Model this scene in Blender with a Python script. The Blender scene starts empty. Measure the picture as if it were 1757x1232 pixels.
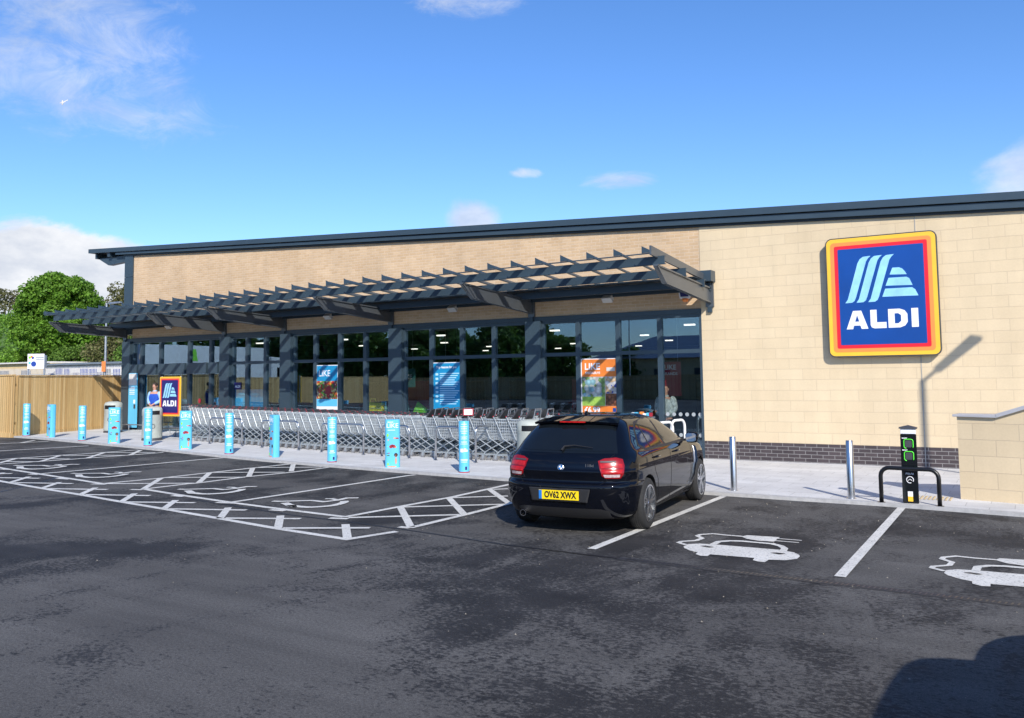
import bpy, bmesh, math, random
import numpy as np
from mathutils import Vector, Matrix
from mathutils.bvhtree import BVHTree
from mathutils.geometry import delaunay_2d_cdt
SC = bpy.context.scene
COL = SC.collection
R = math.radians
DENOISE = True
rnd = random.Random(7)

# ------------------------------------------------------------------ helpers
def gz(X):
    t = min(max((-12 - X) / 16, 0), 1)
    return .2 * t * t * (3 - 2 * t)

def tag(o, label=None, cat=None, group=None, kind=None):
    if label: o['label'] = label
    if cat: o['category'] = cat
    if group: o['group'] = group
    if kind: o['kind'] = kind
    return o

def thing(name, label, cat, loc=(0, 0, 0), rz=0, group=None):
    o = bpy.data.objects.new(name, None); COL.objects.link(o)
    o.empty_display_size = .2
    o.location = loc; o.rotation_euler = (0, 0, rz)
    return tag(o, label, cat, group)

class MB:
    def __init__(s): s.v = []; s.f = []; s.m = []; s.cur = 0
    def add(s, vs, fs):
        b = len(s.v); s.v += [tuple(map(float, v)) for v in vs]
        s.f += [tuple(b + i for i in f) for f in fs]; s.m += [s.cur] * len(fs)
    def box(s, x0, x1, y0, y1, z0, z1):
        s.add([(x0,y0,z0),(x1,y0,z0),(x1,y1,z0),(x0,y1,z0),(x0,y0,z1),(x1,y0,z1),(x1,y1,z1),(x0,y1,z1)],
              [(0,3,2,1),(4,5,6,7),(0,1,5,4),(1,2,6,5),(2,3,7,6),(3,0,4,7)])
    def hexa(s, a, b):   # a, b: two quads (4 points each) joined
        s.add(list(a) + list(b), [(0,3,2,1),(4,5,6,7),(0,1,5,4),(1,2,6,5),(2,3,7,6),(3,0,4,7)])
    def prism(s, poly, axis, c0, c1):
        n = len(poly)
        def P(p, c):
            return {'x': (c, p[0], p[1]), 'y': (p[0], c, p[1]), 'z': (p[0], p[1], c)}[axis]
        vs = [P(p, c0) for p in poly] + [P(p, c1) for p in poly]
        s.add(vs, [tuple(range(n)), tuple(range(2*n-1, n-1, -1))] + [(i, i+n, (i+1) % n + n, (i+1) % n) for i in range(n)])
    def tube(s, pts, r, n=6, cap=True):
        pts = [Vector(p) for p in pts]; rs = r if isinstance(r, (list, tuple)) else [r]*len(pts)
        vs = []; prev = None
        for i, p in enumerate(pts):
            d = (pts[min(i+1, len(pts)-1)] - pts[max(i-1, 0)]).normalized()
            if prev is None:
                a = Vector((0,0,1)) if abs(d.z) < .9 else Vector((1,0,0))
                u = d.cross(a).normalized()
            else:
                u = (prev - d * prev.dot(d)).normalized()
            prev = u; w = d.cross(u)
            for k in range(n):
                t = 2*math.pi*(k+.5)/n
                vs.append(p + (u*math.cos(t) + w*math.sin(t)) * rs[i])
        fs = []
        for i in range(len(pts)-1):
            for k in range(n):
                fs.append((i*n+k, i*n+(k+1) % n, (i+1)*n+(k+1) % n, (i+1)*n+k))
        if cap: fs += [tuple(range(n-1, -1, -1)), tuple(range((len(pts)-1)*n, len(pts)*n))]
        s.add(vs, fs)
    def lathe(s, prof, n=24, c=(0,0,0), sx=1, sy=1):
        vs = []; fs = []
        for (r, z) in prof:
            for k in range(n):
                t = 2*math.pi*k/n; vs.append((c[0]+r*sx*math.cos(t), c[1]+r*sy*math.sin(t), c[2]+z))
        for i in range(len(prof)-1):
            for k in range(n):
                fs.append((i*n+k, i*n+(k+1) % n, (i+1)*n+(k+1) % n, (i+1)*n+k))
        fs += [tuple(range(n-1, -1, -1)), tuple(range((len(prof)-1)*n, len(prof)*n))]
        s.add(vs, fs)
    def build(s, name, mats, parent=None, smooth=False, bevel=0, loc=None, auto=None):
        me = bpy.data.meshes.new(name)
        me.from_pydata(s.v, [], s.f)
        if not isinstance(mats, (list, tuple)): mats = [mats]
        for m in mats: me.materials.append(m)
        if len(mats) > 1:
            me.polygons.foreach_set('material_index', s.m)
        me.validate(); me.update()
        bm = bmesh.new(); bm.from_mesh(me)
        if auto is not None or bevel:
            bmesh.ops.remove_doubles(bm, verts=bm.verts, dist=1e-5)
        bmesh.ops.recalc_face_normals(bm, faces=bm.faces)
        if bevel:
            es = [e for e in bm.edges if len(e.link_faces) == 2 and e.calc_face_angle(0) > .6]
            bmesh.ops.bevel(bm, geom=es, offset=bevel, segments=2, affect='EDGES', clamp_overlap=True)
        bm.to_mesh(me); bm.free()
        if smooth: me.polygons.foreach_set('use_smooth', [True]*len(me.polygons))
        if auto is not None:
            try: me.set_sharp_from_angle(angle=R(auto))
            except Exception: pass
        o = bpy.data.objects.new(name, me); COL.objects.link(o)
        if parent: o.parent = parent
        if loc: o.location = loc
        return o

def copy_tree(o, parent=None):
    c = o.copy(); COL.objects.link(c)
    if parent: c.parent = parent
    for ch in list(o.children): copy_tree(ch, c)
    return c

def bake(o):
    dg = bpy.context.evaluated_depsgraph_get(); dg.update()
    me = bpy.data.meshes.new_from_object(o.evaluated_get(dg))
    o.modifiers.clear(); o.data = me
    return o

# ------------------------------------------------------------------ materials
def lin(h):
    h = h.lstrip('#'); c = [int(h[i:i+2], 16)/255 for i in (0,2,4)]
    return tuple((x/12.92 if x <= .04045 else ((x+.055)/1.055)**2.4) for x in c)

class NT:
    def __init__(s, name):
        s.m = bpy.data.materials.new(name); s.m.use_nodes = True; s.t = s.m.node_tree
        s.n = s.t.nodes; s.b = s.n.get('Principled BSDF'); s.out = s.n.get('Material Output')
    def node(s, typ, **k):
        n = s.n.new(typ)
        for a, v in k.items():
            if a in n.inputs: pass
            setattr(n, a, v)
        return n
    def L(s, a, b): s.t.links.new(a, b)
    def coord(s, kind='Object', scale=(1,1,1), loc=(0,0,0)):
        c = s.node('ShaderNodeTexCoord'); m = s.node('ShaderNodeMapping')
        m.inputs['Scale'].default_value = scale; m.inputs['Location'].default_value = loc
        s.L(c.outputs[kind], m.inputs['Vector']); return m.outputs['Vector']
    def noise(s, vec, scale=5, detail=4, rough=.55, dist=0):
        n = s.node('ShaderNodeTexNoise'); n.inputs['Scale'].default_value = scale
        n.inputs['Detail'].default_value = detail; n.inputs['Roughness'].default_value = rough
        n.inputs['Distortion'].default_value = dist
        if vec is not None: s.L(vec, n.inputs['Vector'])
        return n.outputs['Fac']
    def ramp(s, fac, stops):
        r = s.node('ShaderNodeValToRGB'); e = r.color_ramp.elements
        while len(e) < len(stops): e.new(.5)
        for i, (p, c) in enumerate(stops):
            e[i].position = p; e[i].color = (*c, 1) if isinstance(c, (tuple, list)) else (c, c, c, 1)
        s.L(fac, r.inputs['Fac']); return r.outputs['Color']
    def mix(s, f, a, b, mode='MIX'):
        m = s.node('ShaderNodeMix', data_type='RGBA', blend_type=mode)
        for sock, v in ((m.inputs['Factor'], f), (m.inputs['A'], a), (m.inputs['B'], b)):
            pass
        ins = [m.inputs[0], m.inputs[6], m.inputs[7]]
        for sock, v in zip(ins, (f, a, b)):
            if hasattr(v, 'links'): s.L(v, sock)
            elif isinstance(v, (int, float)): sock.default_value = v
            else: sock.default_value = (*v, 1) if len(v) == 3 else v
        return m.outputs[2]
    def bump(s, h, strength=.3, dist=.01):
        b = s.node('ShaderNodeBump'); b.inputs['Strength'].default_value = strength; b.inputs['Distance'].default_value = dist
        s.L(h, b.inputs['Height']); s.L(b.outputs['Normal'], s.b.inputs['Normal'])
    def base(s, c):
        if hasattr(c, 'links'): s.L(c, s.b.inputs['Base Color'])
        else: s.b.inputs['Base Color'].default_value = (*c, 1)
    def set(s, **k):
        for a, v in k.items(): s.b.inputs[a.replace('_', ' ')].default_value = v

def simple(name, col, rough=.5, metal=0, var=.15, scale=3, coat=0, bump=0, spec=None):
    n = NT(name); v = n.coord(scale=(1,1,1))
    f = n.noise(v, scale, 5, .6)
    d = tuple(max(0, c*(1-var)) for c in col); u = tuple(min(1, c*(1+var)) for c in col)
    n.base(n.ramp(f, [(.3, d), (.7, u)]))
    n.set(Roughness=rough, Metallic=metal)
    if coat: n.b.inputs['Coat Weight'].default_value = coat; n.b.inputs['Coat Roughness'].default_value = .03
    if spec is not None: n.b.inputs['Specular IOR Level'].default_value = spec
    if bump: n.bump(n.noise(v, 60, 3), bump, .004)
    return n.m

def brickmat(name, c1, c2, mortar, bw, bh, ms, rough=.85, off=(0,0), var=.25, fine=25, squash=None):
    n = NT(name)
    tc = n.node('ShaderNodeTexCoord'); sx = n.node('ShaderNodeSeparateXYZ'); n.L(tc.outputs['Object'], sx.inputs[0])
    cx = n.node('ShaderNodeCombineXYZ')
    ad = n.node('ShaderNodeMath', operation='ADD'); n.L(sx.outputs['X'], ad.inputs[0]); n.L(sx.outputs['Y'], ad.inputs[1])
    a2 = n.node('ShaderNodeMath', operation='ADD'); n.L(ad.outputs[0], a2.inputs[0]); a2.inputs[1].default_value = off[0]
    a3 = n.node('ShaderNodeMath', operation='ADD'); n.L(sx.outputs['Z'], a3.inputs[0]); a3.inputs[1].default_value = off[1]
    n.L(a2.outputs[0], cx.inputs['X']); n.L(a3.outputs[0], cx.inputs['Y'])
    b = n.node('ShaderNodeTexBrick'); n.L(cx.outputs[0], b.inputs['Vector'])
    b.inputs['Scale'].default_value = 1; b.inputs['Brick Width'].default_value = bw; b.inputs['Row Height'].default_value = bh
    b.inputs['Mortar Size'].default_value = ms; b.inputs['Mortar Smooth'].default_value = .2; b.inputs['Bias'].default_value = 0
    b.inputs['Color1'].default_value = (*c1,1); b.inputs['Color2'].default_value = (*c2,1); b.inputs['Mortar'].default_value = (*mortar,1)
    nz = n.noise(cx.outputs[0], 1.1, 5, .6); fz = n.noise(cx.outputs[0], fine, 4, .7)
    st = n.noise(n.coord(scale=(2.2, 2.2, .35)), 1.0, 4, .6)
    c = n.mix(1.0, b.outputs['Color'], n.ramp(nz, [(.3, 1-var*.5), (.7, 1+var*.3)]), 'MULTIPLY')
    c = n.mix(1.0, c, n.ramp(fz, [(.25, 1-var*.5), (.75, 1+var*.2)]), 'MULTIPLY')
    c = n.mix(1.0, c, n.ramp(st, [(.3, .93), (.7, 1.03)]), 'MULTIPLY')
    n.base(c); n.set(Roughness=rough)
    h = n.node('ShaderNodeMath', operation='MULTIPLY_ADD'); n.L(fz, h.inputs[0]); h.inputs[1].default_value = .15
    inv = n.node('ShaderNodeMath', operation='SUBTRACT'); inv.inputs[0].default_value = 1; n.L(b.outputs['Fac'], inv.inputs[1])
    n.L(inv.outputs[0], h.inputs[2]); n.bump(h.outputs[0], .5, .006)
    return n.m

M = {}
M['slate'] = simple('powder_coated_slate_steel', (.038,.062,.084), .38, .1, .08, 2)
M['slate_dark'] = simple('dark_slate_steel', (.012,.02,.028), .4, .1, .1, 2)
M['stone'] = brickmat('buff_stone_blocks', (.65,.525,.345), (.68,.555,.37), (.585,.47,.32), .55, .225, .006, .8, (0,.01), .12, 30)
M['brick'] = brickmat('tan_facing_brick', (.56,.385,.225), (.63,.455,.285), (.64,.50,.35), .225, .075, .008, .85, (0,0), .22, 40)
M['engbrick'] = brickmat('dark_engineering_brick', (.045,.034,.038), (.075,.058,.062), (.25,.24,.235), .235, .078, .007, .6, (0,.02), .35, 30)
M['white'] = simple('white_paint', (.78,.78,.77), .5, 0, .05)
M['offwhite'] = simple('offwhite_panel', (.62,.6,.57), .6, 0, .08)
M['black'] = simple('satin_black', (.008,.008,.009), .35, 0, .2)
M['blackgloss'] = simple('gloss_black_panel', (.006,.008,.010), .06, 0, .1)
M['rubber'] = simple('tyre_rubber', (.022,.022,.022), .85, 0, .25, 30, bump=.3)
M['steel'] = simple('brushed_stainless_steel', (.55,.56,.58), .28, 1, .08, 20)
M['zinc'] = simple('bright_zinc_wire', (.60,.645,.67), .40, .4, .12, 10)
M['zincdark'] = simple('grey_trolley_tube', (.37,.41,.435), .40, .4, .12, 10)
M['greyplastic'] = simple('dark_grey_plastic', (.05,.052,.06), .5, 0, .15)
M['wheelgrey'] = simple('grey_castor_rubber', (.20,.20,.21), .6, 0, .2)
M['red'] = simple('red_plastic', (.34,.02,.035), .45, 0, .1)
M['redpanel'] = simple('dark_red_sign', (.30,.015,.03), .5, 0, .1)
M['binshell'] = simple('pale_grey_green_bin_plastic', (.40,.43,.39), .55, 0, .1, 6)
M['wood'] = None
M['cyan'] = simple('sky_blue_vinyl', (.11,.49,.74), .4, 0, .06, 2)
M['cyandark'] = simple('deep_cyan_vinyl', (.01,.25,.50), .4, 0, .1, 2)
M['palecyan'] = simple('pale_cyan_print', (.45,.72,.86), .45, 0, .06, 2)
M['navy'] = simple('deep_blue_panel', (.002,.055,.28), .3, 0, .12, 1)
M['navy2'] = simple('printed_dark_blue', (.015,.012,.13), .4, 0, .1, 1)
M['yellow'] = simple('yellow_border', (.82,.50,.04), .35, 0, .04)
M['orange'] = simple('orange_border', (.90,.27,.06), .35, 0, .04)
M['redb'] = simple('red_border', (.72,.012,.03), .35, 0, .04)
M['stripe'] = simple('light_blue_logo', (.30,.62,.85), .35, 0, .15, 3)
M['whiteg'] = simple('white_letter', (.8,.8,.82), .4, 0, .03)
M['orangep'] = simple('orange_poster', (.72,.20,.03), .45, 0, .15, 2)
M['limegreen'] = simple('lime_green_plastic', (.25,.75,.04), .4, 0, .1)
M['greenled'] = simple('bright_green_ring', (.10,.75,.05), .35, 0, .05)
M['yellowb'] = simple('yellow_print_plastic', (.80,.72,.04), .4, 0, .3, 25)
M['plate'] = simple('yellow_number_plate', (.85,.62,.01), .35, 0, .02)
M['platetext'] = simple('black_plate_lettering', (.01,.01,.01), .4, 0, .02)
M['concrete'] = simple('concrete', (.35,.34,.32), .85, 0, .2, 5)
M['galv'] = simple('galvanised_steel', (.42,.44,.46), .45, .8, .15, 8)
M['skin'] = simple('skin', (.52,.27,.19), .5, 0, .08, 20)
M['hair'] = simple('dark_brown_hair', (.03,.018,.012), .7, 0, .3, 60)
M['blueVest'] = simple('royal_blue_fabric', (.01,.07,.42), .8, 0, .15, 20)
M['shirt'] = simple('light_blue_cotton', (.30,.50,.72), .8, 0, .1, 20)
M['trousers'] = simple('dark_fabric', (.015,.017,.025), .85, 0, .2, 20)
M['jacket'] = simple('grey_camouflage_jacket', (.42,.46,.43), .85, 0, .5, 18)
M['hivis'] = simple('hi_vis_yellow_trim', (.6,.8,.1), .6, 0, .1)
M['pvcwhite'] = simple('white_render', (.66,.63,.58), .7, 0, .08, 2)
M['bluepaint'] = simple('blue_door_paint', (.012,.05,.30), .5, 0, .1)
M['yellowwall'] = simple('cream_wall', (.62,.47,.25), .8, 0, .12)

def flat_asphalt():
    n = NT('worn_asphalt')
    c = n.coord()
    big = n.noise(n.coord(scale=(1,.75,1)), .28, 6, .62, .6)
    med = n.noise(n.coord(scale=(1.5,1,1)), .9, 8, .68, .8)
    brk = n.noise(n.coord(scale=(.8,1.25,1)), 24.0, 5, .72, .4)
    fine = n.noise(c, 170, 2, .6)
    grit = n.node('ShaderNodeTexVoronoi'); grit.inputs['Scale'].default_value = 95; n.L(c, grit.inputs['Vector'])
    # mask of dust-free dark patches with ragged edges
    a = n.node('ShaderNodeMath', operation='MULTIPLY_ADD'); n.L(med, a.inputs[0]); a.inputs[1].default_value = .55; n.L(big, a.inputs[2])
    b = n.node('ShaderNodeMath', operation='MULTIPLY_ADD'); n.L(brk, b.inputs[0]); b.inputs[1].default_value = .80; n.L(a.outputs[0], b.inputs[2])
    mask = n.ramp(b.outputs[0], [(0, 0), (.985, 0)] if False else [(.46, 0), (.54, 1)])
    sc = n.node('ShaderNodeMath', operation='MULTIPLY'); n.L(b.outputs[0], sc.inputs[0]); sc.inputs[1].default_value = .528
    mask = n.ramp(sc.outputs[0], [(.59, (0,0,0)), (.635, (1,1,1))])
    dusty = n.ramp(n.noise(n.coord(scale=(.6,1,1)), .5, 5, .6), [(.3, (.064,.062,.060)), (.7, (.104,.101,.096))])
    dark = n.ramp(n.noise(c, 2, 3), [(.3, (.018,.0175,.0175)), (.7, (.032,.031,.031))])
    col = n.mix(mask, dark, dusty)
    tr = n.noise(n.coord(scale=(.18,2.4,1)), 1.1, 4, .6, .4)
    col = n.mix(1.0, col, n.ramp(tr, [(.3, .82), (.7, 1.14)]), 'MULTIPLY')
    col = n.mix(1.0, col, n.ramp(grit.outputs['Distance'], [(.05, .72), (.5, 1.15)]), 'MULTIPLY')
    col = n.mix(1.0, col, n.ramp(fine, [(.35, .65), (.65, 1.3)]), 'MULTIPLY')
    sp = n.node('ShaderNodeTexVoronoi'); sp.inputs['Scale'].default_value = 22; n.L(c, sp.inputs['Vector'])
    col = n.mix(n.ramp(sp.outputs['Distance'], [(.0, (.55,.55,.55)), (.035, (0,0,0))]), col, (.16,.16,.155))
    n.base(col)
    n.L(n.ramp(mask, [(0, (.78,.78,.78)), (1, (.9,.9,.9))]), n.b.inputs['Roughness']); n.b.inputs['Specular IOR Level'].default_value = .28
    mg = n.noise(c, 48, 4, .7)
    col = n.mix(1.0, col, n.ramp(mg, [(.32, .66), (.68, 1.34)]), 'MULTIPLY'); n.base(col)
    n.bump(fine, .5, .004)
    return n.m
M['asphalt'] = flat_asphalt()

def paving():
    n = NT('pale_concrete_paving')
    b = n.node('ShaderNodeTexBrick'); n.L(n.coord(), b.inputs['Vector'])
    b.inputs['Scale'].default_value = 1; b.inputs['Brick Width'].default_value = .6; b.inputs['Row Height'].default_value = .4
    b.inputs['Mortar Size'].default_value = .006; b.inputs['Color1'].default_value = (.56,.56,.555,1); b.inputs['Color2'].default_value = (.62,.62,.61,1)
    b.inputs['Mortar'].default_value = (.42,.42,.41,1)
    nz = n.noise(n.coord(), 1.3, 6, .65); fz = n.noise(n.coord(), 60, 3, .6)
    c = n.mix(1.0, b.outputs['Color'], n.ramp(nz, [(.3, .85), (.7, 1.1)]), 'MULTIPLY')
    c = n.mix(1.0, c, n.ramp(fz, [(.3, .9), (.7, 1.06)]), 'MULTIPLY')
    n.base(c); n.set(Roughness=.85); n.bump(fz, .2, .003); return n.m
M['paving'] = paving()

def roadpaint():
    n = NT('white_road_paint')
    w = n.noise(n.coord(), 38, 5, .7); w2 = n.noise(n.coord(), 3, 4, .6)
    c = n.mix(n.ramp(w, [(.35, (1,1,1)), (.45, (0,0,0))]), (.68,.67,.62), (.20,.20,.20))
    c = n.mix(1.0, c, n.ramp(w2, [(.3, .84), (.7, 1.06)]), 'MULTIPLY')
    n.base(c); n.set(Roughness=.6); n.bump(w, .3, .003); return n.m
M['roadpaint'] = roadpaint()

def timber():
    n = NT('fresh_timber_boards')
    tc = n.node('ShaderNodeTexCoord'); sx = n.node('ShaderNodeSeparateXYZ'); n.L(tc.outputs['Object'], sx.inputs[0])
    d = n.node('ShaderNodeMath', operation='DIVIDE'); n.L(sx.outputs['X'], d.inputs[0]); d.inputs[1].default_value = .1
    fl = n.node('ShaderNodeMath', operation='FLOOR'); n.L(d.outputs[0], fl.inputs[0])
    wn = n.node('ShaderNodeTexWhiteNoise', noise_dimensions='1D'); n.L(fl.outputs[0], wn.inputs['W'])
    g = n.noise(n.coord(scale=(30,30,1.2)), 1.5, 5, .6, 1.2)
    kn = n.node('ShaderNodeTexVoronoi'); kn.inputs['Scale'].default_value = 3.4; n.L(n.coord(scale=(1.4,1,1)), kn.inputs['Vector'])
    c = n.ramp(wn.outputs['Value'], [(0, (.50,.31,.12)), (.5, (.60,.40,.17)), (1, (.68,.48,.23))])
    fr_ = n.node('ShaderNodeMath', operation='FRACT'); n.L(d.outputs[0], fr_.inputs[0])
    c = n.mix(1.0, c, n.ramp(fr_.outputs[0], [(.0, .45), (.10, .55), (.14, 1.0)]), 'MULTIPLY')  # dark strip at each board edge paints in the shade of the overlap lip
    c = n.mix(1.0, c, n.ramp(g, [(.3, .78), (.7, 1.1)]), 'MULTIPLY')
    c = n.mix(n.ramp(kn.outputs['Distance'], [(.02, (.7,.7,.7)), (.07, (0,0,0))]), c, (.18,.09,.03))
    n.base(c); n.set(Roughness=.75); n.bump(g, .3, .004); return n.m
M['wood'] = timber()

def foliage(name, a, b, c2):
    n = NT(name)
    oi = n.node('ShaderNodeNewGeometry')
    col = n.ramp(oi.outputs['Random Per Island'], [(0, a), (.5, b), (1, c2)])
    nz = n.noise(n.coord(), .9, 3)
    col = n.mix(1.0, col, n.ramp(nz, [(.3, .75), (.7, 1.15)]), 'MULTIPLY')
    n.base(col); n.set(Roughness=.55); n.b.inputs['Specular IOR Level'].default_value = .3
    tr = n.node('ShaderNodeBsdfTranslucent'); n.L(col, tr.inputs['Color'])
    mx = n.node('ShaderNodeMixShader'); mx.inputs[0].default_value = .35
    n.L(n.b.outputs[0], mx.inputs[1]); n.L(tr.outputs[0], mx.inputs[2]); n.L(mx.outputs[0], n.out.inputs['Surface'])
    return n.m
M['leaf'] = foliage('fresh_green_leaves', (.075,.17,.014), (.13,.28,.024), (.21,.38,.05))
M['leafdark'] = foliage('mid_green_leaves', (.07,.15,.02), (.12,.22,.03), (.18,.30,.055))
M['leafbrown'] = foliage('olive_spring_leaves', (.09,.10,.03), (.15,.15,.05), (.21,.21,.09))
M['bark'] = simple('bark', (.07,.05,.035), .9, 0, .35, 8, bump=.5)
M['soil'] = simple('grass_bank', (.06,.12,.02), .9, 0, .4, 1.5)

def glassmat(name, tint=(.90,.93,.93), f0=.135, rough=0.0):
    n = NT(name)
    tr = n.node('ShaderNodeBsdfTransparent'); tr.inputs[0].default_value = (*tint, 1)
    gl = n.node('ShaderNodeBsdfGlossy'); gl.inputs['Roughness'].default_value = rough; gl.inputs['Color'].default_value = (.58,.80,1,1)
    lw = n.node('ShaderNodeLayerWeight'); lw.inputs['Blend'].default_value = .5
    fr = n.node('ShaderNodeMath', operation='POWER'); n.L(lw.outputs['Facing'], fr.inputs[0]); fr.inputs[1].default_value = 3.0
    bp = n.node('ShaderNodeBump'); bp.inputs['Strength'].default_value = .02; bp.inputs['Distance'].default_value = .02
    n.L(n.noise(n.coord(), .8, 2), bp.inputs['Height']); n.L(bp.outputs[0], gl.inputs['Normal'])
    ad = n.node('ShaderNodeMath', operation='ADD'); n.L(fr.outputs[0], ad.inputs[0]); ad.inputs[1].default_value = f0
    mx = n.node('ShaderNodeMixShader'); n.L(ad.outputs[0], mx.inputs[0]); n.L(tr.outputs[0], mx.inputs[1]); n.L(gl.outputs[0], mx.inputs[2])
    n.L(mx.outputs[0], n.out.inputs['Surface']); return n.m
M['glass'] = glassmat('shopfront_glass')
M['carglass'] = glassmat('dark_car_glass', (.10,.14,.15), .04)

def carpaint():
    n = NT('black_sapphire_paint')
    fl = n.noise(n.coord(), 500, 2); n.base((.0022,.003,.006)); n.set(Roughness=.3, Metallic=.0)
    n.b.inputs['Coat Weight'].default_value = 1; n.b.inputs['Specular IOR Level'].default_value = 0; n.b.inputs['Coat IOR'].default_value = 1.42
    dust = n.ramp(n.noise(n.coord(), 6, 6, .7), [(.45, (.008,.008,.008)), (.8, (.045,.045,.045))]); n.L(dust, n.b.inputs['Coat Roughness'])
    return n.m
M['paint'] = carpaint()
M['suvpaint'] = simple('black_suv_paint', (.006,.006,.007), .2, .2, .1, 2, coat=1)
M['alloy'] = simple('silver_alloy', (.62,.63,.65), .25, 1, .06, 5)
M['chrome'] = simple('chrome', (.75,.75,.77), .08, 1, .02)
M['redlens'] = simple('red_lens', (.24,.003,.006), .2, 0, .2, 14)
M['redlens2'] = simple('bright_red_lens', (.42,.008,.008), .2, 0, .3, 20)
M['clearlens'] = simple('clear_lens', (.50,.40,.40), .15, 0, .35, 40)
M['trim'] = simple('matt_black_trim', (.014,.014,.015), .55, 0, .1)
M['bmwblue'] = simple('badge_blue', (.02,.18,.55), .3)

def emis(name, col, s):
    n = NT(name); n.base((.8,.8,.8)); n.b.inputs['Emission Color'].default_value = (*col,1); n.b.inputs['Emission Strength'].default_value = s; return n.m
M['striplight'] = emis('lit_ceiling_light', (1,.95,.85), 1.6)
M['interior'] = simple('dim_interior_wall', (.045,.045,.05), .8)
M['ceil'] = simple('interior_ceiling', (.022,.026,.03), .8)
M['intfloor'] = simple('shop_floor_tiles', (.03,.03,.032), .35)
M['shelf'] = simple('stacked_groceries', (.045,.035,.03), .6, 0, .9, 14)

def photo_mat(name, cols, scale=14):
    n = NT(name); v = n.node('ShaderNodeTexVoronoi'); v.inputs['Scale'].default_value = scale; n.L(n.coord(), v.inputs['Vector'])
    sp = n.node('ShaderNodeSeparateColor'); n.L(v.outputs['Color'], sp.inputs[0])
    st = [((i+.0)/len(cols), c) for i, c in enumerate(cols)]
    r = n.node('ShaderNodeValToRGB'); r.color_ramp.interpolation = 'CONSTANT'; e = r.color_ramp.elements
    while len(e) < len(cols): e.new(.5)
    for i, (p, c) in enumerate(st): e[i].position = p; e[i].color = (*c, 1)
    n.L(sp.outputs[0], r.inputs[0])
    c = n.mix(1.0, r.outputs[0], n.ramp(v.outputs['Distance'], [(0, 1.15), (.6, .5)]), 'MULTIPLY')
    n.base(c); n.set(Roughness=.45); return n.m
M['fruit'] = photo_mat('fruit_and_vegetable_print', [(.65,.03,.03),(.8,.35,.02),(.75,.65,.25),(.1,.3,.04),(.8,.5,.35),(.7,.1,.05),(.25,.04,.08)], 17)
M['garden'] = photo_mat('garden_print', [(.7,.7,.65),(.6,.68,.62),(.25,.4,.12),(.3,.55,.62),(.72,.72,.7)], 9)
M['lawn'] = simple('lawn_print', (.30,.48,.08), .5, 0, .25, 12)
M['brownp'] = photo_mat('brown_print', [(.25,.10,.04),(.15,.05,.02),(.35,.12,.06)], 16)
M['bluep'] = photo_mat('blue_print', [(.75,.75,.75),(.05,.1,.5),(.7,.5,.3),(.75,.75,.78)], 9)

def text(name, s, size, mat, parent=None, loc=(0,0,0), rot=(0,0,0), ext=.002, bold=0, sx=1, align='CENTER'):
    cu = bpy.data.curves.new(name, 'FONT'); cu.body = s; cu.size = size; cu.extrude = ext; cu.offset = bold
    cu.align_x = align; cu.align_y = 'CENTER'; cu.resolution_u = 3
    o = bpy.data.objects.new(name, cu); COL.objects.link(o)
    dg = bpy.context.evaluated_depsgraph_get(); dg.update()
    me = bpy.data.meshes.new_from_object(o.evaluated_get(dg)); me.name = name
    bpy.data.objects.remove(o); me.materials.clear(); me.materials.append(mat)
    for v in me.vertices: v.co.x *= sx
    ob = bpy.data.objects.new(name, me); COL.objects.link(ob)
    ob.location = loc; ob.rotation_euler = rot
    if parent: ob.parent = parent
    return ob

FRONT = (R(90), 0, 0)      # text plane facing -Y
def rrect(x0, x1, z0, z1, r, n=5):
    pts = []
    for cx, cz, a0 in ((x1-r, z0+r, -90), (x1-r, z1-r, 0), (x0+r, z1-r, 90), (x0+r, z0+r, 180)):
        for k in range(n+1):
            a = R(a0 + 90*k/n); pts.append((cx + r*math.cos(a), cz + r*math.sin(a)))
    return pts
# ------------------------------------------------------------------ camera, light, sky
cam = bpy.data.cameras.new('camera'); co = bpy.data.objects.new('camera', cam); COL.objects.link(co); SC.camera = co
yaw, pitch, roll = R(31.267), R(4.2201), R(-.6306)
f = Vector((-math.sin(yaw)*math.cos(pitch), math.cos(yaw)*math.cos(pitch), math.sin(pitch)))
r0 = Vector((math.cos(yaw), math.sin(yaw), 0)); u0 = r0.cross(f)
r1 = math.cos(roll)*r0 + math.sin(roll)*u0; u1 = -math.sin(roll)*r0 + math.cos(roll)*u0
mt = Matrix((r1, u1, -f)).transposed().to_4x4(); mt.translation = (0, 0, 1.9); co.matrix_world = mt
cam.sensor_width = 36; cam.lens = 1467.05/1757*36; cam.shift_y = -(616-539.68)/1757
cam.clip_start = .05; cam.clip_end = 3000

sund = Vector((.90, -1.0, .88)).normalized()
sun = bpy.data.lights.new('sun', 'SUN'); sun.energy = 4.3; sun.angle = R(.55); sun.color = (1, .93, .83)
so = bpy.data.objects.new('sun', sun); COL.objects.link(so); so.rotation_euler = sund.to_track_quat('Z', 'Y').to_euler()
el = math.asin(sund.z); az = math.atan2(sund.x, sund.y)

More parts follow.
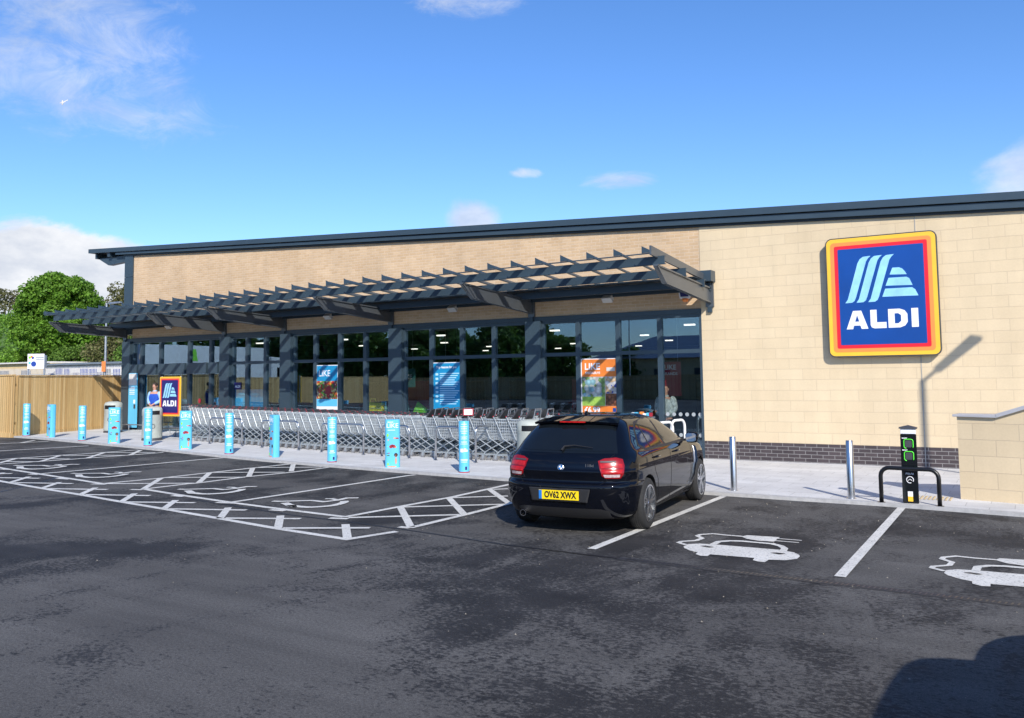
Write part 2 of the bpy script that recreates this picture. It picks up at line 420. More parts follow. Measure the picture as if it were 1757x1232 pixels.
W = bpy.data.worlds.new('World'); SC.world = W; W.use_nodes = True
wt = W.node_tree; wn = wt.nodes; bg = wn['Background']
sky = wn.new('ShaderNodeTexSky'); sky.sky_type = 'NISHITA'; sky.sun_disc = False
sky.sun_elevation = el; sky.sun_rotation = az; sky.altitude = 50; sky.air_density = 1.0; sky.dust_density = .25; sky.ozone_density = 3.0
bg.inputs['Strength'].default_value = .15
tc = wn.new('ShaderNodeTexCoord')
def wmath(op, a, b=None, c=None, clamp=False):
    m = wn.new('ShaderNodeMath'); m.operation = op; m.use_clamp = clamp
    for i, v in enumerate((a, b, c)):
        if v is None: continue
        if hasattr(v, 'links'): wt.links.new(v, m.inputs[i])
        else: m.inputs[i].default_value = v
    return m.outputs[0]
def wnoise(vec, sc, det=6, ro=.6, di=0):
    n = wn.new('ShaderNodeTexNoise'); n.inputs['Scale'].default_value = sc; n.inputs['Detail'].default_value = det
    n.inputs['Roughness'].default_value = ro; n.inputs['Distortion'].default_value = di; wt.links.new(vec, n.inputs['Vector']); return n.outputs['Fac']
def wmap(scale, rot=(0,0,0), loc=(0,0,0)):
    m = wn.new('ShaderNodeMapping'); m.inputs['Scale'].default_value = scale; m.inputs['Rotation'].default_value = rot; m.inputs['Location'].default_value = loc
    wt.links.new(tc.outputs['Generated'], m.inputs['Vector']); return m.outputs[0]
def skydir(px, py):
    d = f + r1*((px-878.5)/1467.05) - u1*((py-539.68)/1467.05); return d.normalized()
def wrange(v, a, b, c=0, d=1):
    m = wn.new('ShaderNodeMapRange'); m.interpolation_type = 'SMOOTHSTEP'; wt.links.new(v, m.inputs[0])
    for i, x in enumerate((a, b, c, d)): m.inputs[i+1].default_value = x
    return m.outputs[0]
def blob(d, rad0, rad1, squash=1.0):      # 1 inside rad0 degrees of direction d, 0 beyond rad1; squash flattens it vertically
    d = Vector(d); h = Vector((0,0,1)).cross(d).normalized(); v = d.cross(h)
    outs = []
    for ax in (h, v):
        n = wn.new('ShaderNodeVectorMath'); n.operation = 'DOT_PRODUCT'; wt.links.new(tc.outputs['Generated'], n.inputs[0]); n.inputs[1].default_value = ax
        outs.append(n.outputs['Value'])
    n = wn.new('ShaderNodeVectorMath'); n.operation = 'DOT_PRODUCT'; wt.links.new(tc.outputs['Generated'], n.inputs[0]); n.inputs[1].default_value = d
    vv = wmath('MULTIPLY', outs[1], squash)
    q = wmath('SQRT', wmath('ADD', wmath('POWER', wmath('ABSOLUTE', outs[0]), 2.0), wmath('POWER', wmath('ABSOLUTE', vv), 2.0)))
    m = wrange(q, math.sin(R(rad0)), math.sin(R(rad1)), 1, 0)
    return wmath('MULTIPLY', m, wmath('GREATER_THAN', n.outputs['Value'], 0.0))
n1 = wnoise(wmap((1,1,1.6)), 7.5, 9, .62, .3)
n2 = wnoise(wmap((1.0,2.2,3.2), (0,0,R(35))), 8, 11, .70, .55)
cover = []
# cumulus bank low on the left, small puffs, right-hand cloud
def puff(d, a, b, sq, th0, th1, nz, gain=1.0):
    bl = blob(d, a, b, sq)
    v = wmath('ADD', nz, wmath('MULTIPLY', bl, .62))
    return wmath('MULTIPLY', wmath('MULTIPLY', wrange(v, th0, th1), wrange(bl, .0, .25)), gain)
cover.append(puff(skydir(40, 480), 3, 9, 1.6, .78, .98, n1))
cover.append(puff(skydir(-260, 520), 4, 14, 1.6, .78, .98, n1))
cover.append(puff(skydir(170, 450), 1, 6, 2.2, .78, 1.0, n1, .92))
cover.append(puff(skydir(815, 378), .5, 3.6, 1.5, .80, 1.2, n1, .8))
cover.append(puff(skydir(1790, 300), .8, 5, 1.2, .80, 1.15, n1, .65))
cover.append(puff(skydir(905, 297), .2, 2.4, 3, .84, 1.25, n2, .75))
cover.append(puff(skydir(1060, 312), .5, 5.0, 3.4, .84, 1.3, n2, .72))
cover.append(puff(skydir(130, 70), 2, 12, 1.0, .86, 1.40, n2, .58))
cover.append(puff(skydir(260, 180), 1, 9, 1.8, .86, 1.4, n2, .55))
cover.append(puff(skydir(800, 4), 1, 8, 4, .82, 1.3, n2, .65))
# broken cloud in the half of the sky behind the camera (seen in the shop glass)
dv = wn.new('ShaderNodeVectorMath'); dv.operation = 'DOT_PRODUCT'; wt.links.new(tc.outputs['Generated'], dv.inputs[0]); dv.inputs[1].default_value = (-.25,-1,.0)
back = wrange(dv.outputs['Value'], .1, .5)
n3 = wnoise(wmap((1,1,2.2)), 3.0, 8, .6, .4)
cover.append(wmath('MULTIPLY', wmath('MULTIPLY', wrange(n3, .50, .74), back), .55))
tot = cover[0]
for c in cover[1:]: tot = wmath('MAXIMUM', tot, c)
shade = wnoise(wmap((1,1,2)), 10, 6, .6)
rc = wn.new('ShaderNodeValToRGB'); wt.links.new(shade, rc.inputs[0])
rc.color_ramp.elements[0].position = .35; rc.color_ramp.elements[0].color = (3.3, 3.6, 4.2, 1)
rc.color_ramp.elements[1].position = .62; rc.color_ramp.elements[1].color = (5.0, 5.1, 5.3, 1)
sat = wn.new('ShaderNodeHueSaturation'); sat.inputs['Saturation'].default_value = 1.12; sat.inputs['Value'].default_value = 1.0
tn = wn.new('ShaderNodeMix'); tn.data_type = 'RGBA'; tn.blend_type = 'MULTIPLY'; tn.inputs[0].default_value = 1; wt.links.new(sky.outputs[0], tn.inputs[6]); tn.inputs[7].default_value = (.80, .86, 1.03, 1)
wt.links.new(tn.outputs[2], sat.inputs['Color'])
mx = wn.new('ShaderNodeMix'); mx.data_type = 'RGBA'; wt.links.new(tot, mx.inputs[0]); wt.links.new(sat.outputs[0], mx.inputs[6]); wt.links.new(rc.outputs[0], mx.inputs[7])
wt.links.new(mx.outputs[2], bg.inputs['Color'])
SC.view_settings.view_transform = 'Standard'; SC.view_settings.look = 'None'; SC.view_settings.exposure = .36; SC.view_settings.gamma = 1
SC.cycles.max_bounces = 8; SC.cycles.transparent_max_bounces = 24; SC.cycles.glossy_bounces = 5; SC.cycles.transmission_bounces = 4
SC.cycles.use_adaptive_sampling = True; SC.cycles.adaptive_threshold = .01
try:
    SC.cycles.use_denoising = DENOISE; SC.cycles.denoiser = 'OPENIMAGEDENOISE'
except Exception: pass

# ------------------------------------------------------------------ ground
def sheet(name, xs, ys, zf, mat, kind='structure'):
    vs = [(x, y, zf(x, y)) for y in ys for x in xs]; nx = len(xs)
    fs = [(j*nx+i, j*nx+i+1, (j+1)*nx+i+1, (j+1)*nx+i) for j in range(len(ys)-1) for i in range(nx-1)]
    m = MB(); m.add(vs, fs); o = m.build(name, mat, smooth=True); return tag(o, kind=kind)
xs = [-600,-300,-150,-80,-50,-40] + [-34+i*1.0 for i in range(23)] + [-9,-4,0,6,15,40,100,300,600]
ys = [-600,-200,-80,-40] + [-30+5*i for i in range(13)] + [60,120,300,900]
gr = sheet('car_park_tarmac', xs, ys, lambda x, y: gz(x), M['asphalt'])

KERB = [(-60,15.05),(-34,15.0),(-28.2,14.95),(-26,14.86),(-23.97,14.69),(-20.19,14.474),(-15.58,14.10),(-13.06,13.94),(-10.18,13.67),(-8.33,13.53),(-4.48,13.41),(-3.1,13.37),(-2.0,13.38),(-.19,13.2),(1.5,13.05),(14,12.4)]
def kerby(x):
    for (a, b), (c, d) in zip(KERB, KERB[1:]):
        if a <= x <= c: return b + (d-b)*(x-a)/(c-a)
    return KERB[-1][1]
PZ = .045
# pavement slab with a real kerb face
m = MB(); m2 = MB()
kx = sorted(set([k[0] for k in KERB] + [-28+i for i in range(18)]))
n = len(kx); KW = .125
rows = []
for x in kx:
    y = kerby(x); g = gz(x)
    rows.append((x, y, g))
for (a, ya, ga), (b, yb, gb) in zip(rows, rows[1:]):
    m.add([(a, ya+KW, ga+PZ), (b, yb+KW, gb+PZ), (b, 46, gb+PZ), (a, 46, ga+PZ)], [(0,1,2,3)])
    m2.hexa([(a, ya, ga-.1), (b, yb, gb-.1), (b, yb+KW, gb-.1), (a, ya+KW, ga-.1)], [(a, ya, ga+PZ+.004), (b, yb, gb+PZ+.004), (b, yb+KW, gb+PZ+.004), (a, ya+KW, ga+PZ+.004)])
tag(m.build('pavement', M['paving']), kind='structure')
kerbm = simple('kerb_concrete', (.42,.42,.415), .8, 0, .15, 12)
tag(m2.build('kerb_edging', kerbm), kind='structure')

# tactile paving strip by the ramp
m = MB()
for i in range(10):
    for j in range(7):
        x = -1.62 + i*.055; y = 14.05 + j*.055
        m.lathe([(.02,0),(.012,.008)], 6, (x, y, PZ+.003))
tag(m.build('tactile_studs', simple('buff_tactile', (.42,.33,.2), .8)), kind='structure')

# road markings
DATA = {"L": [[[-17.051, 8.995], [-16.858, 8.967], [-13.74, 8.674], [-12.405, 8.5], [-11.272, 8.353], [-9.693, 8.13], [-8.344, 7.932], [-7.07, 7.806], [-6.873, 8.489]], [[-19.305, 10.176], [-19.073, 10.136], [-15.645, 9.841], [-14.826, 9.744]], [[-13.477, 9.656], [-12.342, 9.474], [-10.765, 9.257], [-9.625, 9.147], [-9.339, 9.121], [-8.235, 9.038]], [[-22.92, 12.067], [-22.89, 12.151], [-22.394, 14.26]], [[-20.748, 10.93], [-20.731, 11.012], [-20.543, 12.385], [-20.399, 12.814], [-20.228, 14.291]], [[-19.772, 10.42], [-19.754, 10.496], [-19.401, 12.19], [-19.198, 13.272], [-19.087, 14.201]], [[-17.305, 10.012], [-17.195, 10.811], [-17.027, 12.071], [-16.88, 13.503], [-16.749, 14.107]], [[-14.849, 9.785], [-14.642, 10.897], [-14.6, 11.685], [-14.493, 12.949], [-14.39, 14.003]], [[-13.509, 9.679], [-13.444, 10.532], [-13.378, 10.656], [-13.347, 11.802], [-13.133, 12.818], [-13.13, 13.892]], [[-10.808, 9.294], [-10.717, 10.732], [-10.638, 12.026], [-10.579, 13.422], [-10.524, 13.585]], [[-8.22, 9.021], [-8.125, 10.307], [-8.036, 11.317], [-8.056, 13.065], [-8.086, 14.465]], [[-6.877, 8.768], [-6.847, 10.027], [-6.852, 11.191], [-6.772, 13.456]], [[-4.253, 8.638], [-4.244, 13.309]], [[-1.638, 8.558], [-1.68, 13.313]], [[-25.251, 13.306], [-24.957, 13.796], [-24.815, 14.566]], [[-24.941, 13.806], [-25.513, 14.532]], [[-16.477, 8.947], [-17.047, 9.626]], [[-15.207, 8.83], [-15.718, 9.452]], [[-13.843, 8.7], [-14.426, 9.341]], [[-12.437, 8.5], [-13.125, 9.215]], [[-11.168, 8.333], [-11.794, 9.018]], [[-9.703, 8.139], [-10.408, 8.885]], [[-8.392, 7.965], [-9.119, 8.7]], [[-7.081, 7.824], [-7.807, 8.588]], [[-17.88, 9.404], [-18.127, 9.703]], [[-17.409, 9.195], [-16.618, 9.592]], [[-18.069, 9.541], [-17.815, 9.707]], [[-16.386, 8.959], [-15.305, 9.458]], [[-15.078, 8.827], [-14.034, 9.314]], [[-13.764, 8.724], [-12.674, 9.183]], [[-12.386, 8.51], [-11.287, 8.984]], [[-11.114, 8.361], [-9.952, 8.827]], [[-9.641, 8.171], [-8.661, 8.633]], [[-8.323, 7.973], [-7.329, 8.52]], [[-18.768, 10.003], [-18.502, 10.079]], [[-17.494, 9.877], [-17.252, 9.941]], [[-16.367, 9.786], [-16.013, 9.826]], [[-14.984, 9.628], [-14.702, 9.729]], [[-13.664, 9.513], [-13.43, 9.583]], [[-12.331, 9.362], [-12.049, 9.365]], [[-10.988, 9.144], [-10.643, 9.235]], [[-9.65, 9.005], [-9.376, 9.034]], [[-8.354, 8.87], [-8.082, 8.949]], [[-7.053, 8.766], [-6.877, 8.768]], [[-20.007, 10.6], [-20.68, 11.35]], [[-19.58, 11.305], [-20.475, 12.294]], [[-19.369, 12.303], [-20.282, 13.345]], [[-19.201, 13.329], [-20.105, 14.263]], [[-20.227, 10.834], [-19.511, 11.25]], [[-20.712, 11.383], [-19.582, 12.003]], [[-20.471, 12.375], [-19.198, 13.272]], [[-20.288, 13.404], [-19.259, 14.084]], [[-13.514, 9.656], [-14.629, 10.843]], [[-13.375, 10.717], [-14.568, 11.95]], [[-13.272, 11.816], [-14.468, 12.995]], [[-13.236, 12.912], [-14.238, 13.952]], [[-14.81, 9.786], [-13.428, 10.651]], [[-14.667, 10.931], [-13.309, 11.769]], [[-14.548, 12.005], [-13.273, 12.76]], [[-14.486, 13.08], [-13.294, 13.851]], [[-8.105, 10.1], [-6.902, 8.815]], [[-8.049, 11.246], [-6.863, 9.961]], [[-8.035, 12.412], [-6.874, 11.163]], [[-8.147, 9.021], [-6.918, 9.933]], [[-8.074, 10.139], [-6.882, 11.05]], [[-8.002, 11.269], [-7.301, 11.837]], [[-7.947, 12.414], [-7.769, 12.598]]], "wc": [[[-10.29, 9.644], [-10.16, 9.683], [-9.779, 9.987], [-9.505, 9.966], [-9.435, 10.202], [-9.467, 10.45], [-9.313, 10.544]], [[-9.721, 10.221], [-9.625, 10.27], [-9.435, 10.202]], [[-9.973, 9.593], [-9.774, 9.489], [-9.591, 9.398], [-9.654, 9.429], [-9.316, 9.432], [-9.123, 9.663], [-9.12, 9.89], [-9.191, 10.086], [-9.274, 10.163]]], "anch": [[[-10.29, 9.644], [-9.313, 10.544]], [[-12.94, 9.918], [-11.939, 10.843]], [[-16.834, 10.341], [-15.885, 11.318]], [[-19.233, 10.453], [-18.284, 11.512]]], "ev": {"body": [[-3.422, 9.262], [-3.415, 9.406], [-3.324, 9.493], [-3.202, 9.519], [-3.127, 9.531], [-2.449, 9.566], [-2.368, 9.532], [-2.279, 9.502], [-2.2, 9.393], [-2.176, 9.332], [-2.172, 9.189], [-2.262, 9.06], [-2.415, 9.011], [-2.42, 8.878], [-2.493, 8.875], [-2.552, 8.913], [-2.566, 9.025], [-3.026, 8.985], [-3.022, 8.887], [-3.089, 8.866], [-3.165, 8.925], [-3.176, 9.021], [-3.276, 9.071], [-3.382, 9.175]], "roof": [[-3.169, 9.508], [-3.162, 9.701], [-3.065, 9.81], [-2.939, 9.854], [-2.598, 9.857], [-2.484, 9.779], [-2.414, 9.665], [-2.39, 9.494]], "cable": [[-3.423, 9.345], [-3.543, 9.435], [-3.536, 9.514], [-3.406, 9.641], [-3.392, 9.81], [-3.495, 9.927], [-3.486, 10.026], [-3.378, 10.146], [-3.205, 10.13], [-3.022, 10.14]], "plug": [[-3.029, 10.13], [-2.991, 10.243], [-2.622, 10.296], [-2.621, 10.176], [-2.613, 9.992], [-2.772, 9.966], [-2.925, 10.015]], "prong1": [[-2.625, 10.192], [-2.351, 10.201]], "prong2": [[-2.618, 10.048], [-2.351, 10.057]], "hole1": [[-3.267, 9.356], [-3.21, 9.392], [-3.102, 9.362], [-3.145, 9.317]], "hole2": [[-2.49, 9.348], [-2.431, 9.384], [-2.329, 9.373], [-2.385, 9.308]]}, "ev1": [-3.55, 9.419], "ev2": [-0.943, 9.352]}
LW = .105
MZ = .005
def stroke(mb, pts, w, z=MZ, close=False):
    pts = [Vector(p) for p in pts]; n = len(pts)
    if n < 2: return
    l = []; r_ = []
    for i, p in enumerate(pts):
        d0 = (pts[i]-pts[i-1]).normalized() if i > 0 else (pts[1]-pts[0]).normalized()
        d1 = (pts[i+1]-pts[i]).normalized() if i < n-1 else d0
        t = (d0+d1)
        if t.length < .3: t = d1
        t.normalize(); nn = Vector((-t.y, t.x)); k = w/2/max(.55, abs(t.dot(d1)))
        l.append(p+nn*k); r_.append(p-nn*k)
    # subdivide long runs so they follow the ground
    for i in range(n-1):
        k = max(1, int((pts[i+1]-pts[i]).length/.8))
        for j in range(k):
            a, b = j/k, (j+1)/k
            q = [l[i].lerp(l[i+1], a), r_[i].lerp(r_[i+1], a), r_[i].lerp(r_[i+1], b), l[i].lerp(l[i+1], b)]
            mb.add([(v.x, v.y, gz(v.x)+z) for v in q], [(0,1,2,3)])
def polyflat(mb, pts, z=MZ):
    vs, _, fs, *_ = delaunay_2d_cdt([Vector(p) for p in pts], [], [list(range(len(pts)))], 1, 1e-5)
    mb.add([(v.x, v.y, gz(v.x)+z) for v in vs], [tuple(f_) for f_ in fs])
m = MB()
for i, l in enumerate(DATA['L']):
    stroke(m, l, LW, MZ + (i % 7)*.0007)
tag(m.build('parking_bay_lines', M['roadpaint']), kind='structure')
a0 = [Vector(p) for p in DATA['anch'][0]]; c0 = (a0[0]+a0[1])/2
m = MB()
for an in DATA['anch']:
    b = [Vector(p) for p in an]; c = (b[0]+b[1])/2
    for k, l in enumerate(DATA['wc']):
        w = (.10, .08, .13)[k]
        pts = [Vector(p)-c0+c for p in l]
        # smooth the arc
        if k == 2:
            q = []
            for i in range(len(pts)-1):
                p0 = pts[max(i-1,0)]; p1 = pts[i]; p2 = pts[i+1]; p3 = pts[min(i+2, len(pts)-1)]
                for s in range(4):
                    t = s/4; q.append(.5*((2*p1)+(p2-p0)*t+(2*p0-5*p1+4*p2-p3)*t*t+(3*p1-p0-3*p2+p3)*t**3))
            pts = q + [pts[-1]]
        stroke(m, pts, w, MZ+.0055+k*.0007)
tag(m.build('wheelchair_markings', M['roadpaint']), kind='structure')
m = MB()
for dv_ in ((0,0), (DATA['ev2'][0]-DATA['ev1'][0], DATA['ev2'][1]-DATA['ev1'][1])):
    e = {k: [(p[0]+dv_[0], p[1]+dv_[1]) for p in v] for k, v in DATA['ev'].items()}
    m.cur = 0
    polyflat(m, e['body'], MZ); polyflat(m, e['plug'], MZ+.001)
    stroke(m, e['roof'], .075, MZ+.0017); stroke(m, e['cable'], .055, MZ+.0024); stroke(m, e['prong1'], .035, MZ+.003); stroke(m, e['prong2'], .035, MZ+.003)
    m.cur = 1
    polyflat(m, e['hole1'], MZ+.005); polyflat(m, e['hole2'], MZ+.005)
tag(m.build('charging_bay_markings', [M['roadpaint'], M['asphalt']]), kind='structure')

# slot drain
m = MB(); x = -3.7
m.add([(-3.8, 8.287, .003), (3, 8.10, .003), (3, 8.24, .003), (-3.8, 8.425, .003)], [(0,1,2,3)]); 
slot = MB()
while x < 2.5:
    y = 8.42 - (x+6.2)*.0272
    slot.add([(x, y-.035, .0045), (x+.016, y-.035, .0045), (x+.028, y+.04, .0045), (x+.012, y+.04, .0045)], [(0,1,2,3)]); x += .046
tag(m.build('drain_channel', simple('cast_iron_drain', (.045,.045,.047), .6, .3)), kind='structure')
tag(slot.build('drain_slots', M['black']), kind='structure')

m = MB()
for l in [[(-15.2,7.9),(-15.76,8.85),(-16.34,9.69),(-16.6,9.95)],[(-11.66,9.23),(-9.03,8.82),(-7.89,8.76),(-6.6,8.61),(-5.27,8.42),(-4.21,8.36),(-3.8,8.35)]]: stroke(m, l, .045, .0032)
tag(m.build('tarmac_joint', simple('bitumen_seal', (.012,.012,.013), .5)), kind='structure')
m = MB(); rg = random.Random(11)
for k in range(260):
    x = rg.uniform(-9, 2); y = rg.triangular(4.5, 13.2, 12.5); s = rg.uniform(.003, .010)
    m.add([(x-s,y,.006),(x,y-s*.8,.006),(x+s,y,.006),(x,y+s*.9,.006),(x,y,.006+s)], [(0,1,4),(1,2,4),(2,3,4),(3,0,4)])
for k in range(90):
    x = rg.uniform(-12, 0); y = kerby(x)+rg.uniform(.2, 4.8); s = rg.uniform(.008, .022)
    m.add([(x-s,y,PZ+.005),(x,y-s*.6,PZ+.005),(x+s,y,PZ+.005),(x,y+s*.7,PZ+.007)], [(0,1,2,3)])
tag(m.build('grit_and_leaf_litter', simple('pale_grit', (.30,.27,.22), .9, 0, .5, 30)), 'fine pale grit and leaf scraps scattered over tarmac and paving', 'grit', None, 'stuff')
# ------------------------------------------------------------------ supermarket building
FY = 18.76
bld = thing('supermarket_building', 'long low supermarket of tan brick and buff stone with a dark fascia and glazed front', 'building')
XL, XR = -27.5, -6.37
zt = lambda x: 5.30 - .0502*x
zb = lambda x: 5.00 - .0520*x
HEAD = 3.31
m = MB()
m.prism([(-6.37, .44), (16, .44), (16, zt(16)-.1), (-6.37, zt(-6.37)-.1)], 'y', FY, FY+.35)
m.box(XR, XR+.3, FY, FY+.35, 0, .44)
stonew = m.build('stone_wall', M['stone'], bld)
m = MB(); m.box(XR+.004, 16, FY-.006, FY+.2, -.05, .44); m.build('plinth', M['engbrick'], bld)
m = MB(); m.box(-1.9, -1.885, FY-.008, FY+.05, 0, 5.2); m.build('movement_joint', M['concrete'], bld)
m = MB()
m.prism([(-27.05, 3.40), (-6.372, 3.40), (-6.372, zt(-6.37)-.1), (-27.05, zt(-27.05)-.1)], 'y', FY+.012, FY+.35)
m.build('brick_wall', M['brick'], bld)
# side and rear walls
m = MB(); m.box(-27.45, -27.1, FY+.4, 46, 0, 6.3); m.box(-27.1, 16, 45.7, 46, 0, 4.2); m.box(15.7, 16, FY+.4, 45.7, 0, 4.2); m.build('rear_wall', M['brick'], bld)
# roof
m = MB()
m.prism([(-29.3, zt(-29.3)-.16), (16.3, zt(16.3)-.16), (16.3, zt(16.3)-.03), (-29.3, zt(-29.3)-.03)], 'y', FY-.02, 46.5)
rf = m.build('roof', M['slate_dark'], bld)
m = MB()
m.prism([(-29.5, zt(-29.5)-.15), (16.5, zt(16.5)-.15), (16.5, zt(16.5)), (-29.5, zt(-29.5))], 'y', FY-.17, FY-.04)
m.prism([(-29.5, zt(-29.5)-.15), (-29.45, zt(-29.5)-.15), (-29.45, zt(-29.5)), (-29.5, zt(-29.5))], 'y', FY-.04, 46.5)
m.build('fascia', M['slate'], rf)
m = MB()
m.prism([(-27.95, zb(-27.95)), (16.5, zb(16.5)), (16.5, zt(16.5)-.175), (-27.95, zt(-27.95)-.175)], 'y', FY-.12, FY-.03)
m.build('lower_fascia', M['slate'], rf)
m = MB(); m.prism([(-27.6, zb(-27.6)-.05), (16.5, zb(16.5)-.05), (16.5, zb(16.5)-.002), (-27.6, zb(-27.6)-.002)], 'y', FY-.04, FY-.003); m.build('drip_trim', M['slate_dark'], rf)
m = MB()
m.prism([(-29.2, 6.42), (-28.6, 6.14), (-27.5, 6.20), (-27.5, 6.42)], 'y', FY+.05, FY+.25)
m.prism([(-29.2, 6.42), (-28.6, 6.14), (-27.5, 6.20), (-27.5, 6.42)], 'y', FY+3.0, FY+3.2)
m.box(-29.3, -29.2, FY-.02, 40, 6.42, 6.62); m.box(-28.45, -28.3, FY-.1, 40, 6.42, 6.56)
m.build('roof_bracket', M['slate'], rf)
# corner cladding column
m = MB()
for z0, z1 in ((3.56, 4.6), (4.61, 5.6), (5.61, 6.38)): m.box(-27.52, -27.06, FY-.03, FY+.4, z0, z1)
m.build('corner_cladding', M['slate'], bld)
# lintel beam
m = MB(); m.box(-27.5, XR-.003, FY-.02, FY+.16, HEAD, 3.42); m.build('lintel', M['slate'], bld)

# steel columns in the glazed front
cols = [(-27.49,-27.03), (-22.4,-21.93), (-19.67,-19.21), (-15.41,-14.94), (-10.96,-10.52)]
for a, b in cols:
    m = MB(); m.box(a, b, FY-.09, FY+.2, gz(a), HEAD-.002); m.box(a-.03, b+.03, FY-.13, FY+.2, gz(a), gz(a)+.2)
    m.build('column', M['slate'], bld, bevel=.006)
mull = [-26.54,-25.5,-24.01,-22.94, -21.23,-20.41, -18.3,-17.32,-16.35, -13.99,-12.98,-11.97, -9.52,-8.45,-7.39]
edges = sorted([-27.03,-22.4,-21.93,-19.67,-19.21,-15.41,-14.94,-10.96,-10.52,XR-.003] + [x for x in mull])
TR = 2.46
def bay(a, b, z0, entrance=False):
    # frame of one bay with its panes
    fr = MB(); w = .055; y0, y1 = FY+.0, FY+.14
    fr.box(a, a+w, y0, y1, z0, HEAD); fr.box(b-w, b, y0, y1, z0, HEAD)
    fr.box(a+w, b-w, y0+.004, y1-.004, HEAD-.075, HEAD-.001)
    if entrance:
        fr.box(a+w, b-w, y0-.12, y1-.02, 2.14, 2.50)
    else:
        fr.box(a+w, b-w, y0+.004, y1-.004, TR-.045, TR+.045); fr.box(a+w, b-w, y0+.004, y1-.004, z0, z0+.12)
    o = fr.build('window', M['slate'], bld)
    top0 = 2.50 if entrance else TR+.045
    p = MB(); p.box(a+w-.004, b-w+.004, FY+.06, FY+.068, top0, HEAD-.075)
    p.build('pane', M['glass'], o)
    p = MB(); p.box(a+w-.004, b-w+.004, FY+.062, FY+.070, z0+.02, (2.14 if entrance else TR-.045))
    p.build('pane', M['glass'], o)
prs = [(-27.03,-26.54),(-26.54,-25.5),(-25.5,-24.01),(-24.01,-22.94),(-22.94,-22.4),(-21.93,-21.23),(-21.23,-20.41),(-20.41,-19.67),(-19.21,-18.3),(-18.3,-17.32),(-17.32,-16.35),(-16.35,-15.41),(-14.94,-13.99),(-13.99,-12.98),(-12.98,-11.97),(-11.97,-10.96),(-10.52,-9.52),(-9.52,-8.45),(-8.45,-7.39),(-7.39,XR-.003)]
for a, b in prs:
    bay(a, b, gz((a+b)/2)+PZ, a < -22.5)
# sliding doors at the entrance
for a, b in ((-25.42,-24.85), (-24.65,-24.06)):
    d = MB(); z0 = gz(a)+PZ+.01
    d.box(a, a+.06, FY+.16, FY+.2, z0, 2.12); d.box(b-.06, b, FY+.16, FY+.2, z0, 2.12); d.box(a+.06, b-.06, FY+.162, FY+.198, 2.04, 2.12); d.box(a+.06, b-.06, FY+.162, FY+.198, z0, z0+.14)
    o = d.build('door', M['slate'], bld)
    q = MB(); q.box(a+.055, b-.055, FY+.175, FY+.183, z0+.14, 2.04); q.build('pane', M['glass'], o)
M['dot'] = simple('etched_glass_dot', (.34,.37,.38), .5)
# white manifestation dots on right-hand doors
for z in (1.02, .55):
    for i in range(6):
        x = -7.25 + i*.155
        m = MB(); m.prism([(x+.045*math.cos(t*math.pi/6), z+.045*math.sin(t*math.pi/6)) for t in range(12)], 'y', FY+.052, FY+.055)
        m.build('glass_dot', M['dot'], bld)
# wall lights under the canopy
for x in (-24.85,-23.4,-17.61,-13.15,-8.62):
    m = MB(); m.hexa([(x-.13,FY-.14,3.66),(x+.13,FY-.14,3.66),(x+.13,FY-.05,3.80),(x-.13,FY-.05,3.80)], [(x-.12,FY-.26,3.76),(x+.12,FY-.26,3.76),(x+.12,FY-.10,3.88),(x-.12,FY-.10,3.88)])
    m.box(x-.04, x+.04, FY-.1, FY, 3.75, 3.8)
    o = m.build('wall_light', M['offwhite'], bld)
    q = MB(); q.hexa([(x-.10,FY-.151,3.672),(x+.10,FY-.151,3.672),(x+.10,FY-.07,3.79),(x-.10,FY-.07,3.79)], [(x-.10,FY-.155,3.67),(x+.10,FY-.155,3.67),(x+.10,FY-.073,3.788),(x-.10,FY-.073,3.788)])
    q.build('lens', M['galv'], o)
# alarm box
m = MB(); m.prism([(-6.87,3.86),(-6.57,3.86),(-6.60,3.66),(-6.84,3.66)], 'y', FY-.10, FY-.0)
o = m.build('alarm_box', M['whiteg'], bld, bevel=.01)
q = MB(); q.prism([(-6.84,3.85),(-6.60,3.85),(-6.63,3.70),(-6.81,3.70)], 'y', FY-.106, FY-.101); q.build('alarm_label', M['navy2'], o)
q = MB(); q.lathe([(.07,0),(.075,-.03),(.05,-.07)], 14, (-6.72, FY-.05, 3.66)); q.build('alarm_strobe', M['orange'], o)

